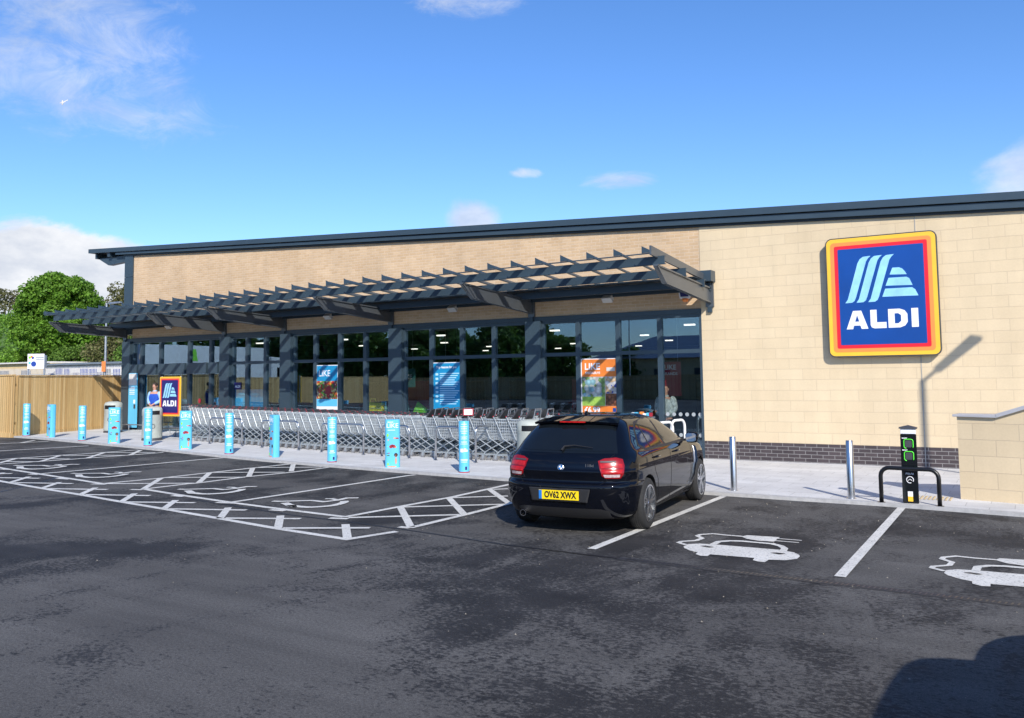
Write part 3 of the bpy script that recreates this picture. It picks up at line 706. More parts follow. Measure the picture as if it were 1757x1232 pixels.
# canopy: bracket arms, purlins, slanted louvre blades
cm = MB(); cm.box(-27.5, -6.1, 18.62, 18.68, 3.80, 3.98); cm.hexa([(-27.5,17.85,4.04),(-6.2,17.85,4.04),(-6.2,18.62,4.015),(-27.5,18.62,4.015)],[(-27.5,17.85,4.052),(-6.2,17.85,4.052),(-6.2,18.62,4.027),(-27.5,18.62,4.027)])  # back beam, plus a solid plate added to shade the brick band below
can = cm.build('canopy', M['slate'], bld)
M['taupe'] = simple('grey_bracket_paint', (.12,.135,.15), .33, .5, .06, 2)
for x in (-27.4,-22.25,-19.55,-15.35,-10.79,-6.15):
    b = MB(); w = .05
    b.prism([(15.50,4.05),(15.53,3.97),(15.97,3.74),(18.70,3.53),(18.70,3.86)], 'x', x-.018, x+.018)
    b.hexa([(x-w,15.50,4.03),(x+w,15.50,4.03),(x+w,18.72,3.84),(x-w,18.72,3.84)], [(x-w,15.50,4.06),(x+w,15.50,4.06),(x+w,18.72,3.87),(x-w,18.72,3.87)])
    b.hexa([(x-w,15.95,3.72),(x+w,15.95,3.72),(x+w,18.72,3.52),(x-w,18.72,3.52)], [(x-w,15.95,3.75),(x+w,15.95,3.75),(x+w,18.72,3.55),(x-w,18.72,3.55)])
    b.hexa([(x-w,15.50,4.03),(x+w,15.50,4.03),(x+w,15.95,3.72),(x-w,15.95,3.72)], [(x-w,15.53,4.05),(x+w,15.53,4.05),(x+w,15.98,3.745),(x-w,15.98,3.745)])
    b.box(x-.09, x+.09, 18.70, 18.757, 3.44, 3.98)
    b.build('bracket', M['taupe'], can)
    p = MB(); p.box(x-.05, x+.05, 18.69, 18.745, 3.315, 3.44); p.build('bracket_post', M['slate'], can)
for y, z0, z1 in ((15.75, 4.09, 4.255), (16.95, 3.965, 4.135), (18.12, 3.84, 4.005)):
    b = MB(); b.box(-27.55, -6.06, y, y+.02, z0, z1); b.box(-27.55, -6.06, y+.02, y+.09, z1-.014, z1); b.box(-27.55, -6.06, y+.02, y+.09, z0, z0+.014)
    b.build('purlin', M['slate'], can)
    for x in (-22.25,-19.55,-15.35,-10.79):
        pass
nb = 36
for i in range(nb):
    x = -6.25 - i*.605
    b = MB()
    dx, dz, t = .10, .07, .026
    for (y0, z0, y1, z1) in ((15.42, 4.30, 18.70, 4.025),):
        a = [(x-dx, y0, z0+dz), (x-.03, y0, z0), (x, y0, z0), (x, y0, z0+t), (x-.03, y0, z0+t), (x-dx, y0, z0+dz+t)]
        c = [(p[0], y1, p[2]-z0+z1) for p in a]
        b.add(a + c, [(0,1,4,5), (1,2,3,4), (6,11,10,7), (7,10,9,8), (0,6,7,1), (1,7,8,2), (2,8,9,3), (3,9,10,4), (4,10,11,5), (5,11,6,0)])
    b.prism([(x-dx-.045, 4.30+dz+t+.03), (x+.04, 4.30+t), (x+.04, 4.285), (x-dx-.045, 4.285)], 'y', 15.405, 15.418)
    b.build('louvre', M['slate'], can)
b = MB(); b.hexa([(-6.23,15.40,4.24),(-6.19,15.40,4.24),(-6.19,18.72,4.02),(-6.23,18.72,4.02)], [(-6.23,15.40,4.42),(-6.19,15.40,4.42),(-6.19,18.72,4.16),(-6.23,18.72,4.16)])
b.build('end_plate', M['taupe'], can)
b = MB(); b.hexa([(-27.62,15.40,4.30),(-27.58,15.40,4.30),(-27.58,18.72,4.08),(-27.62,18.72,4.08)], [(-27.62,15.40,4.40),(-27.58,15.40,4.40),(-27.58,18.72,4.18),(-27.62,18.72,4.18)])
b.build('end_plate', M['slate'], can)
b = MB(); b.box(-27.6, -6.2, 15.42, 15.45, 4.262, 4.283); b.build('front_rail', M['slate'], can)
can_parts = [can] + list(can.children)
for o_ in can_parts:      # the canopy narrows and dips slightly towards the entrance end
    for v in o_.data.vertices:
        q_ = max(0, -6.15 - v.co.x); ff = min(max((18.62 - v.co.y)/3.2, 0), 1)
        v.co.y += .0235*q_*ff; v.co.z -= .008*q_*(.6*ff+.4)
# small end gutter box by the stone wall
b = MB(); b.box(-6.3, -6.02, 18.45, 18.755, 4.0, 4.24); b.build('canopy_end_box', M['slate'], can)

# interior of the shop (seen dimly through the glass)
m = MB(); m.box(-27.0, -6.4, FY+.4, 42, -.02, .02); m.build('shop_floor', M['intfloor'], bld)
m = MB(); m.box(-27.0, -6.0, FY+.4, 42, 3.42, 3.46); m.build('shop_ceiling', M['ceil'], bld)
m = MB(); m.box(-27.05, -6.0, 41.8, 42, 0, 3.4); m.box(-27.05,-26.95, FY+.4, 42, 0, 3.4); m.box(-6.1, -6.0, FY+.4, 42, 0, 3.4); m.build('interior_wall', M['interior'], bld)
for ix in range(5):
    for iy in range(4):
        x = -24.2 + ix*4.1 + (iy % 2)*.9; y = 22.0 + iy*4.6
        m = MB(); m.box(x-.14, x+.14, y-.06, y+.06, 3.24, 3.28); m.build('ceiling_light', M['striplight'], bld)
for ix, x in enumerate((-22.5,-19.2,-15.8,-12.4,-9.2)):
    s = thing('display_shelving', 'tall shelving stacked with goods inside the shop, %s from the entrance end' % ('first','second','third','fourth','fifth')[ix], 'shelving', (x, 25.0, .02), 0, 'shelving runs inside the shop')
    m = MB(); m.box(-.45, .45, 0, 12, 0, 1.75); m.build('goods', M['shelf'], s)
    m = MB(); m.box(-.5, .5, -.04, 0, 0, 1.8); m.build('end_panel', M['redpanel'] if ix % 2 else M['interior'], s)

# ------------------------------------------------------------------ stone ramp wall, near right
rw = thing('ramp_wall', 'buff stone ramp wall standing forward of the shop front at the right edge', 'wall', (-1.0, 14.32, 0), R(-11))
L_ = 3.6
m = MB(); m.prism([(0, -.05), (L_, -.05), (L_, 2.29), (.50, 1.25), (0, 1.25)], 'y', 0, .3)
m.build('stone_face', brickmat('large_buff_stone_blocks', (.64,.515,.335), (.68,.55,.36), (.55,.44,.30), .60, .235, .006, .8, (.1,.02), .12, 30), rw)
m = MB(); m.hexa([(-.05,-.05,1.252),(.53,-.05,1.252),(.53,.34,1.252),(-.05,.34,1.252)], [(-.05,-.05,1.287),(.515,-.05,1.287),(.515,.34,1.287),(-.05,.34,1.287)])
m.hexa([(.53,-.05,1.252),(L_,-.05,2.31),(L_,.34,2.31),(.53,.34,1.252)], [(.515,-.05,1.30),(L_,-.05,2.36),(L_,.34,2.36),(.515,.34,1.30)])
m.build('coping', simple('pale_aluminium_coping', (.46,.46,.48), .45, .1, .06), rw, bevel=.004)
m = MB(); m.box(0.0, L_, .3, 3.9, 0.0, .02); m.build('ramp_slab', M['concrete'], rw)

# ------------------------------------------------------------------ big sign
def brand_logo(par, y, S, cx, cz, ns, blue):
    """logo drawn in the (x,z) plane at depth y; S scales metres from the big sign's own layout"""
    def P(l): return [(cx + (x+2.55)*S, cz + (z-3.49)*S) for x, z in l]
    st = MB()
    s1 = [(-3.239,3.351),(-3.19,3.42),(-2.975,4.16),(-2.93,4.24),(-2.87,4.285),(-2.72,4.295),(-2.77,4.25),(-2.81,4.19),(-3.03,3.46),(-3.06,3.39),(-3.11,3.355)]
    st.prism(P(s1), 'y', y-.003*1, y)
    st.prism(P([(x+.215, z) for x, z in s1]), 'y', y-.003, y)
    st.prism(P([(x+.44, z) for x, z in s1]), 'y', y-.003, y)
    for poly in ([(-2.377,3.886),(-2.322,4.02),(-2.20,4.02),(-2.14,3.99),(-2.10,3.94),(-2.062,3.871)],
                 [(-2.46,3.665),(-2.40,3.82),(-2.07,3.82),(-2.02,3.79),(-1.965,3.65)],
                 [(-2.53,3.445),(-2.47,3.605),(-1.975,3.605),(-1.92,3.56),(-1.868,3.436)]):
        st.prism(P(poly), 'y', y-.003, y)
    st.build('logo_stripes', M['stripe'], par)
    lt = MB()
    lt.cur = 0
    A = [(-3.233,2.812),(-3.10,3.185),(-2.94,3.185),(-2.816,2.812),(-2.945,2.812),(-2.968,2.882),(-3.09,2.882),(-3.108,2.812)]
    L2 = [(-2.77,3.19),(-2.65,3.19),(-2.65,2.935),(-2.472,2.935),(-2.472,2.813),(-2.70,2.813),(-2.75,2.835),(-2.77,2.88)]
    D2 = [(-2.436,3.19),(-2.22,3.19),(-2.13,3.155),(-2.082,3.08),(-2.082,2.92),(-2.13,2.85),(-2.22,2.815),(-2.436,2.815)]
    I2 = [(-2.01,3.19),(-1.885,3.19),(-1.885,2.814),(-2.01,2.814)]
    for q in (A, L2, D2, I2): lt.prism(P(q), 'y', y-.003, y)
    lt.cur = 1
    lt.prism(P([(-3.062,2.965),(-3.022,3.09),(-2.985,2.965)]), 'y', y-.006, y-.0035)
    lt.prism(P([(-2.315,3.10),(-2.25,3.10),(-2.20,3.06),(-2.20,2.945),(-2.25,2.90),(-2.315,2.90)]), 'y', y-.006, y-.0035)
    lt.build('lettering', [M['whiteg'], blue], par)
sg = thing('wall_sign', 'big square blue shop sign with stripes logo and yellow red border on stone wall', 'sign', (0,0,0))
m = MB(); m.prism(rrect(-3.60,-1.50,2.245,4.715,.13), 'y', FY-.17, FY-.07); m.box(-3.3,-1.8,FY-.07,FY,2.6,2.7); m.box(-3.3,-1.8,FY-.07,FY,4.3,4.4)
m.build('sign_case', simple('dark_grey_sign_case', (.05,.055,.06), .4), sg)
for nm, ins, mt_, k in (('yellow_band', .022, 'yellow', 0), ('orange_band', .10, 'orange', 1), ('red_band', .175, 'redb', 2), ('sign_face', .245, 'navy', 3)):
    m = MB(); m.prism(rrect(-3.60+ins, -1.50-ins, 2.245+ins, 4.715-ins, max(.02, .12-ins*.5)), 'y', FY-.175-k*.003, FY-.169-k*.003); m.build(nm, M[mt_], sg)
brand_logo(sg, FY-.1845, 1.0, -2.55, 3.49, 0, M['navy'])

# standing sign at the entrance
es = thing('entrance_sign', 'freestanding navy shop sign board with yellow orange border by entrance', 'sign', (-21.8, 16.42, gz(-21.8)+PZ), R(0))
m = MB()
for sx in (-.43, .43): m.tube([(sx, .03, 0), (sx, .03, 1.88)], .022, 8)
m.tube([(-.43,.03,.33),(.43,.03,.33)], .018, 8); m.build('post', M['steel'], es)
m = MB(); m.prism(rrect(-.47,.47,.70,1.86,.03), 'y', -.02, .008); m.build('sign_panel', M['yellow'], es)
for nm, ins, mt_, k in (('orange_band', .035, 'orange', 1), ('red_band', .07, 'redb', 2), ('sign_face', .10, 'navy2', 3)):
    m = MB(); m.prism(rrect(-.47+ins, .47-ins, .70+ins, 1.86-ins, .02), 'y', -.022-k*.003, -.0195-k*.003); m.build(nm, M[mt_], es)
brand_logo(es, -.032, .46, 0, 1.30, 0, M['navy2'])

# ------------------------------------------------------------------ posters and window signs
def panel(par, name, x0, x1, z0, z1, y, mat, d=.004):
    m = MB(); m.box(x0, x1, y-d, y, z0, z1); return m.build(name, mat, par)
Yp = FY+.052
t = thing('window_poster', 'blue LIKE poster with fruit and vegetables behind the shop glass', 'poster', (0,0,0), 0)
panel(t, 'poster_frame', -18.26, -17.40, 1.02, 2.33, Yp, M['whiteg'], .012)
x0, x1 = -18.235, -17.425
panel(t, 'header', x0, x1, 1.86, 2.31, Yp-.013, M['cyandark']); panel(t, 'picture', x0, x1, 1.33, 1.858, Yp-.013, M['fruit']); panel(t, 'footer', x0, x1, 1.12, 1.328, Yp-.013, M['cyan'])
text('headline', 'LIKE', .26, M['whiteg'], t, (-17.93, Yp-.019, 2.08), FRONT, .001, .002, .95)
m = MB(); m.prism([(-17.78+.12*math.cos(a*.5236), 1.58+.14*math.sin(a*.5236)) for a in range(12)], 'y', Yp-.021, Yp-.018); m.build('price_roundel', M['red'], t)
t = thing('window_poster', 'orange LIKE poster priced six pounds ninety nine behind the parked car', 'poster')
panel(t, 'poster_frame', -9.46, -8.50, .92, 2.34, Yp, M['whiteg'], .012)
panel(t, 'header', -9.43, -8.52, 1.90, 2.32, Yp-.013, M['orangep'])
panel(t, 'picture', -9.43, -8.82, 1.20, 1.895, Yp-.013, M['garden']); panel(t, 'lawn_picture', -9.43, -8.82, 1.20, 1.42, Yp-.018, M['lawn'])
panel(t, 'side_picture', -8.81, -8.52, 1.50, 1.895, Yp-.013, M['bluep']); panel(t, 'lower_picture', -8.81, -8.52, 1.20, 1.495, Yp-.013, M['brownp'])
panel(t, 'footer', -9.43, -8.52, .99, 1.195, Yp-.013, M['orangep'])
text('headline', 'LIKE', .22, M['whiteg'], t, (-9.15, Yp-.019, 2.14), FRONT, .001, .006, 1)
text('subline', 'SPECIALBUYS', .075, M['whiteg'], t, (-9.14, Yp-.019, 1.99), FRONT, .001, .002, .9)
text('price', '£6.99', .20, M['whiteg'], t, (-9.17, Yp-.019, 1.09), FRONT, .001, .006, .95)
panel(t, 'small_logo', -8.62, -8.54, 1.06, 1.15, Yp-.018, M['navy'])
panel(t, 'pale_label', -8.77, -8.55, 2.03, 2.12, Yp-.018, M['offwhite'])
t = thing('window_poster', 'wide blue and white information list poster behind the shop glass', 'poster')
panel(t, 'poster_frame', -13.96, -12.99, .94, 2.33, Yp, M['whiteg'], .012)
panel(t, 'poster_sheet', -13.93, -13.02, .96, 2.31, Yp-.013, M['cyandark'])
text('headline', 'Top reasons for you', .085, M['whiteg'], t, (-13.50, Yp-.019, 2.2), FRONT, .001, .003, .95)
m = MB()
for k in range(15):
    z = 2.02 - k*.058; m.box(-13.72, -13.08 - (k % 4)*.05, Yp-.019, Yp-.0165, z, z+.022)
for k in range(7): m.box(-13.86, -13.77, Yp-.019, Yp-.0165, 1.98-k*.12, 2.04-k*.12)
m.build('list_lines', M['palecyan'], t)
# tall blue panel by the entrance
t = thing('entrance_totem', 'tall narrow pale blue panel standing at the left of the entrance', 'sign')
panel(t, 'board', -27.0, -26.54, .32, 2.20, FY-.10, M['cyan'], .03); panel(t, 'upper_print', -26.98, -26.56, 1.78, 2.18, FY-.131, M['offwhite'])
m = MB()
for k in range(5): m.box(-26.94, -26.66, FY-.134, FY-.130, 1.70-k*.06, 1.725-k*.06)
m.box(-26.72, -26.62, FY-.134, FY-.130, 1.15, 1.28); m.build('print', M['whiteg'], t)
m = MB(); m.box(-26.68,-26.60, FY-.15, FY-.1315, .98, 1.12); m.build('keypad', M['greyplastic'], t)
# red LIKE signs hanging inside
for x, lab in ((-7.75, 'dark red hanging sign inside the glass near the right-hand doors'), (-14.45, 'dark red hanging sign inside the glass left of the list poster')):
    t = thing('hanging_sign', lab, 'sign', (x, FY+1.6, 1.75))
    panel(t, 'board', -.28, .28, -.35, .5, 0, M['redpanel'], .01)
    text('headline', 'LIKE', .17, M['offwhite'], t, (0, -.013, .36), FRONT, .001, .004)
    text('subline', 'BRANDS', .10, M['offwhite'], t, (0, -.013, .20), FRONT, .001, .002)
    m = MB(); m.tube([(-.2,0,.5),(-.2,0,1.66)], .004, 4); m.tube([(.2,0,.5),(.2,0,1.66)], .004, 4); m.build('hanger', M['steel'], t)
t = thing('hanging_sign', 'dim teal LIKE sign hanging inside behind the yellow bag', 'sign', (-15.9, FY+1.4, 1.85))
panel(t, 'board', -.3, .3, -.2, .35, 0, simple('dim_teal_board', (.02,.10,.10), .5), .01); text('headline', 'LIKE', .18, M['offwhite'], t, (0,-.013,.1), FRONT, .001, .004)
m = MB(); m.tube([(-.2,0,.35),(-.2,0,1.58)], .004, 4); m.tube([(.2,0,.35),(.2,0,1.58)], .004, 4); m.build('hanger', M['steel'], t)
# blue panels behind glass right of the entrance column
t = thing('window_graphic', 'cyan graphic panel behind the glass right of the entrance column', 'poster')
panel(t, 'board', -21.85, -20.50, .5, 1.62, FY+.10, M['cyandark'], .004); panel(t, 'light_patch', -21.8, -21.2, .6, 1.5, FY+.094, M['cyan'], .003)
t = thing('small_logo_sign', 'small navy shop logo plate stuck on glass above cyan graphic', 'sign')
panel(t, 'plate', -21.82, -21.52, 1.62, 1.84, FY+.05, M['navy2'], .006); text('lettering', 'ALDI', .11, M['whiteg'], t, (-21.67, FY+.043, 1.71), FRONT, .001, .002)
t = thing('green_banner', 'small bright green banner hanging inside left of the fruit poster', 'banner', (-20.05, FY+.5, 1.95))
m = MB(); m.box(-.12,.12,-.005,.005,-.1,.45); m.build('cloth', M['limegreen'], t); m = MB(); m.tube([(0,0,.45),(0,0,1.46)], .004, 4); m.build('hanger', M['steel'], t)
t = thing('door_notice', 'small white notice stuck on the glass between man and sign', 'notice'); panel(t, 'sheet', -25.42, -25.28, 1.55, 1.75, FY-.002, M['whiteg'], .003)
t = thing('door_notice', 'small round red sticker on the sliding door glass', 'sticker')
m = MB(); m.prism([(-23.5+.06*math.cos(a*.5236), 1.25+.08*math.sin(a*.5236)) for a in range(12)], 'y', FY+.05, FY+.056); m.build('disc', M['red'], t)
# goods on packing shelf behind glass
t = thing('packing_shelf', 'long low packing shelf running behind the shop glass', 'shelf', (-15.4, FY+.55, 0))
m = MB(); m.box(-2.6, 2.6, -.2, .2, .91, .95); m.build('shelf_board', M['interior'], t)
m = MB(); [m.box(x-.02, x+.02, -.15, .15, .0, .91) for x in (-2.4, 0, 2.4)]; m.build('leg', M['greyplastic'], t)
t = thing('shopping_bag', 'bulging yellow printed shopping bag on packing shelf behind glass', 'bag', (-16.4, FY+.55, .95))
m = MB(); m.hexa([(-.33,-.12,0),(.33,-.12,0),(.33,.12,0),(-.33,.12,0)], [(-.36,-.10,.28),(.35,-.10,.26),(.35,.10,.26),(-.36,.10,.28)]); m.build('bag_body', M['yellowb'], t, bevel=.03)
m = MB(); m.tube([(-.12,-.11,.26),(-.08,-.12,.38),(.08,-.12,.38),(.12,-.11,.26)], .008, 6); m.build('handle', M['yellowb'], t)
t = thing('shopping_bag', 'crumpled lime green shopping bag on the packing shelf behind glass', 'bag', (-14.75, FY+.55, .95))
m = MB(); m.hexa([(-.22,-.12,0),(.24,-.12,0),(.24,.12,0),(-.22,.12,0)], [(-.12,-.03,.30),(.22,-.04,.08),(.22,.04,.10),(-.12,.03,.32)]); m.build('bag_body', M['limegreen'], t, bevel=.02)
for k, x in enumerate((-15.98,-15.86,-15.72,-15.28,-15.18)):
    t = thing('water_bottle', 'clear green-tinted bottle, %s from the left on the packing shelf' % ('first','second','third','fourth','fifth')[k], 'bottle', (x, FY+.5, .95), 0, 'bottles on the packing shelf')
    m = MB(); m.lathe([(.04,0),(.042,.02),(.042,.17),(.018,.23),(.016,.25)], 12); m.build('bottle_body', simple('green_tinted_plastic%d' % k, (.25,.50,.42), .15), t, smooth=True)
    m = MB(); m.lathe([(.018,.25),(.018,.27)], 10); m.build('cap', M['whiteg'], t)
# ------------------------------------------------------------------ wrapped bollards
def sleeve_text(lab, x, y, rz=0):
    t = thing('wrapped_bollard', lab, 'bollard', (x, y, gz(x)+PZ), rz, 'blue wrapped bollards along the kerb')
    m = MB(); m.lathe([(.104,0),(.104,1.0),(.098,1.008)], 28); m.build('sleeve', M['cyan'], t, smooth=True, auto=40)
    # printed lines curved round the front
    def arc(mb, z0, z1, a0, a1, r=.1055, n=6):
        vs = []
        for k in range(n+1):
            a = R(-90 + a0 + (a1-a0)*k/n); vs += [(r*math.cos(a), r*math.sin(a), z0), (r*math.cos(a), r*math.sin(a), z1)]
        mb.add(vs, [(2*k, 2*k+2, 2*k+3, 2*k+1) for k in range(n)])
    q = MB(); rr = random.Random(int(-x*100))
    for k, z in enumerate((.95,.90,.86,.815,.775,.70,.68,.66,.605,.585,.56)):
        w = rr.uniform(24, 48); arc(q, z-.004-(.004 if k < 5 else 0), z+.004, -w, w*.9)
    for k, z in enumerate((.26,.24,.21)): w = rr.uniform(20, 42); arc(q, z-.005, z+.005, -w, w)
    arc(q, .40, .47, -45, -8); arc(q, .41, .45, -5, 40); arc(q, .455,.475,-2,22)
    q.build('print', M['whiteg'], t)
    q = MB(); arc(q, .055, .12, 10, 32); q.build('logo_patch', M['navy2'], t)
    m = MB(); m.lathe([(.106,-.0),(.107,.012),(.106,.02)], 24); m.build('base_ring', M['red'], t)
    return t
def sleeve_like(lab, x, y, rz):
    t = thing('wrapped_bollard', lab, 'bollard', (x, y, gz(x)+PZ), rz, 'blue wrapped bollards along the kerb')
    m = MB(); m.prism(rrect(-.155,.155,-.085,.085,.06,4), 'z', 0, 1.0); m.build('sleeve', M['cyan'], t, smooth=True, auto=40)
    yy = -.0865
    text('headline', 'LIKE', .135, M['whiteg'], t, (0, yy, .87), FRONT, .0015, .0005, 1.0)
    q = MB(); q.box(-.1,.06,yy-.001,yy,.775,.785); q.box(-.1,.02,yy-.001,yy,.94,.955); q.build('print', M['whiteg'], t)
    q = MB()   # generic fruit and vegetable shapes
    def ell(cx, cz, a, b, n=12): q.prism([(cx+a*math.cos(6.2832*k/n), cz+b*math.sin(6.2832*k/n)) for k in range(n)], 'y', yy-.002, yy)
    q.cur = 0; ell(-.03,.435,.035,.035); ell(.03,.44,.04,.032); ell(.0,.46,.03,.022); ell(.10,.61,.035,.015); ell(-.07,.30,.014,.016)
    q.cur = 1; ell(.055,.614,.03,.014); ell(-.085,.575,.012,.016); ell(-.01,.02,.10,.010); ell(.065,.425,.02,.018)
    q.cur = 2; ell(-.105,.67,.012,.04); ell(-.085,.68,.010,.03); ell(-.09,.07,.018,.035); ell(-.095,.44,.016,.007); ell(-.11,.26,.012,.007)
    q.cur = 3; ell(.075,.262,.040,.042); ell(-.085,.25,.035,.008); ell(-.105,.29,.02,.006)
    q.cur = 4; ell(.078,.245,.026,.032); ell(.075,.14,.022,.075)
    q.build('printed_picture', [M['red'], M['orange'], M['limegreen'], M['hair'], M['skin']], t)
    return t
BL = [(-27.12,15.18,'t','first wrapped blue bollard from the left, in front of the timber fence'),
 (-25.8,15.2,'l','narrow edge-on wrapped bollard, second from the left before the fence'),
 (-23.8,14.95,'t','third wrapped bollard from the left, text covered, before the fence'),
 (-22.14,14.86,'L','wide LIKE wrapped bollard in front of the litter bin by the fence'),
 (-20.7,14.9,'t','text wrapped blue bollard in front of the bin below the man in blue vest'),
 (-19.03,14.82,'L','LIKE wrapped bollard just right of the standing entrance sign'),
 (-17.13,14.62,'t','text wrapped blue bollard before the left end of the trolley rows'),
 (-15.61,14.68,'l','narrow edge-on LIKE bollard before the middle of the trolleys'),
 (-13.59,14.5,'t','text wrapped blue bollard between two metal hoops below the fruit poster'),
 (-11.64,14.25,'L','wide LIKE wrapped bollard below the yellow shopping bag'),
 (-9.7,14.09,'t','nearest wrapped blue bollard, left of the parked black car')]
for x, y, k, lab in BL:
    fa = math.atan2(-x, y)
    if k == 't': sleeve_text(lab, x, y, fa)
    elif k == 'L': sleeve_like(lab, x, y, fa-R(4))
    else: sleeve_like(lab, x, y, fa-R(68))
for k, (x, y) in enumerate(((-4.22,13.80),(-2.41,13.68))):
    t = thing('steel_bollard', ('plain stainless bollard just right of the parked black car', 'plain stainless bollard left of the charging post')[k], 'bollard', (x, y, PZ), 0, 'plain steel bollards on the right')
    m = MB(); m.lathe([(.052,0),(.052,.845),(.048,.85)], 28); m.build('tube', M['steel'], t, smooth=True, auto=40)
    m = MB(); m.lathe([(.053,.851),(.049,.86),(.0,.862)], 28); m.build('cap', M['steel'], t, smooth=True, auto=40)
    m = MB(); m.lathe([(.075,.0),(.075,.006),(.054,.007)], 20); m.build('base_collar', M['steel'], t)

# ------------------------------------------------------------------ charging post and hoop
t = thing('charging_post', 'black electric charging post with two green ringed sockets and white band', 'charging post', (-1.585, 13.60, PZ), R(4))
m = MB(); m.box(-.105,.105,-.08,.08,0,.985); m.build('post_body', M['blackgloss'], t, bevel=.008)
m = MB(); m.box(-.10,.10,-.075,.075,.986,1.058); m.build('light_band', M['whiteg'], t, bevel=.004)
m = MB(); m.add([(-.12,-.095,1.06),(.12,-.095,1.06),(.12,.095,1.06),(-.12,.095,1.06),(-.12,-.095,1.075),(.12,-.095,1.075),(.12,.095,1.075),(-.12,.095,1.075),(0,0,1.11)], [(0,3,2,1),(0,1,5,4),(1,2,6,5),(2,3,7,6),(3,0,4,7),(4,5,8),(5,6,8),(6,7,8),(7,4,8)]); m.build('cap', M['greyplastic'], t)
for z in (.845, .67):
    m = MB(); p = [(q[0], -.084, q[1]) for q in rrect(-.06,.06,z-.065,z+.065,.03)][3:]; m.tube(p, .0075, 6); so_ = m.build('socket_ring', M['greenled'], t, smooth=True)
    m = MB(); m.prism(rrect(-.045,.045,z-.05,z+.05,.02), 'y', -.087, -.081); m.build('socket', M['greyplastic'], so_)
text('socket_label', 'READY', .022, M['whiteg'], t, (-.05,-.082,.925), FRONT, .0006, .001); text('socket_label', 'READY', .022, M['whiteg'], t, (-.05,-.082,.755), FRONT, .0006, .001)
text('brand_label', 'POLAR', .035, M['whiteg'], t, (0,-.082,.42), FRONT, .0006, .001)
m = MB(); m.tube([(.045*math.cos(R(a)), -.084, .335+.045*math.sin(R(a))) for a in range(-30, 300, 20)], .006, 5); m.tube([(-.025,-.084,.325),(0,-.084,.345),(.025,-.084,.325)], .005, 5); m.build('emblem', M['whiteg'], t)
m = MB(); m.cur = 0; m.box(-.035,.03,-.083,-.081,.10,.17); m.cur = 1; m.box(-.035,.03,-.083,-.081,.03,.10); m.build('warning_label', [M['whiteg'], M['yellow']], t)

def hoop_pts(p0, p1, h, r=.13, n=5):
    p0 = Vector((*p0, 0)); p1 = Vector((*p1, 0)); d = (p1-p0).normalized(); up = Vector((0,0,1))
    pts = [p0]
    for k in range(n+1):
        a = R(90*k/n); pts.append(p0 + d*(r-r*math.cos(a)) + up*(h-r+r*math.sin(a)))
    for k in range(n, -1, -1):
        a = R(90*k/n); pts.append(p1 - d*(r-r*math.cos(a)) + up*(h-r+r*math.sin(a)))
    return pts + [p1]
def hoop(name, lab, p0, p1, h, rad, mat, group=None, cr=.13):
    z = gz(p0[0]) + PZ
    t = thing(name, lab, 'hoop barrier', (p0[0], p0[1], z), 0, group)
    q = (p1[0]-p0[0], p1[1]-p0[1])
    m = MB(); m.tube(hoop_pts((0,0), q, h, cr), rad, 10); m.build('rail', mat, t, smooth=True)
    for c in ((0,0), q):
        m = MB(); m.lathe([(rad+.028,0),(rad+.028,.006),(rad+.002,.007)], 14, (c[0], c[1], 0)); m.build('base_flange', mat, t)
    return t
hoop('hoop_barrier', 'low black hoop barrier in front of the charging post', (-1.96,13.46), (-1.20,13.42), .50, .03, M['black'], None, .12)
HG = 'stainless hoops guarding the trolley bay'
for lab, a, b, h in (('stainless hoop left of the navy trolleys end, behind text bollard', (-19.81,16.22),(-18.52,16.24), .72),
  ('stainless hoop around the narrow bollard mid trolley row', (-17.75,16.24),(-16.33,16.18), .72),
  ('stainless hoop behind the bollard below the fruit poster', (-15.49,16.14),(-14.10,16.15), .72),
  ('stainless hoop behind the wide LIKE bollard below the yellow bag', (-13.46,16.08),(-12.55,15.98), .74),
  ('stainless hoop behind the nearest wrapped bollard', (-11.69,15.85),(-10.98,15.80), .76),
  ('stainless hoop running back beside the last trolleys, left of the bin', (-10.55,15.78),(-10.66,17.30), .78),
  ('stainless hoop close to the left side of the right-hand bin', (-10.05,16.6),(-10.1,17.9), .76)):
    hoop('hoop_barrier', lab, a, b, h, .024, M['steel'], HG)
for lab, a, b in (('white hoop rail standing before the right-hand doors, nearer one', (-6.72,16.75),(-6.62,17.45)), ('white hoop rail before the right-hand doors, farther one', (-6.78,17.8),(-6.70,18.4))):
    hoop('hoop_barrier', lab, a, b, .88, .028, M['white'], 'white hoops by the right-hand doors', .16)
t = thing('trolley_rail', 'low galvanised guide rail on the paving by the entrance', 'rail', (-26.9, 18.0, gz(-26.9)+PZ))
m = MB(); m.tube([(0,0,0),(0,0,.22),(1.6,.1,.22),(1.6,.1,0)], .02, 8); m.tube([(.8,.05,0),(.8,.05,.22)], .016, 8); m.build('rail', M['galv'], t)
t = thing('trolley_rail', 'low galvanised guide rail behind the standing entrance sign', 'rail', (-23.9, 18.0, gz(-23.9)+PZ))
m = MB(); m.tube([(0,0,0),(0,0,.22),(2.1,0,.22),(2.1,0,0)], .02, 8); m.build('rail', M['galv'], t)

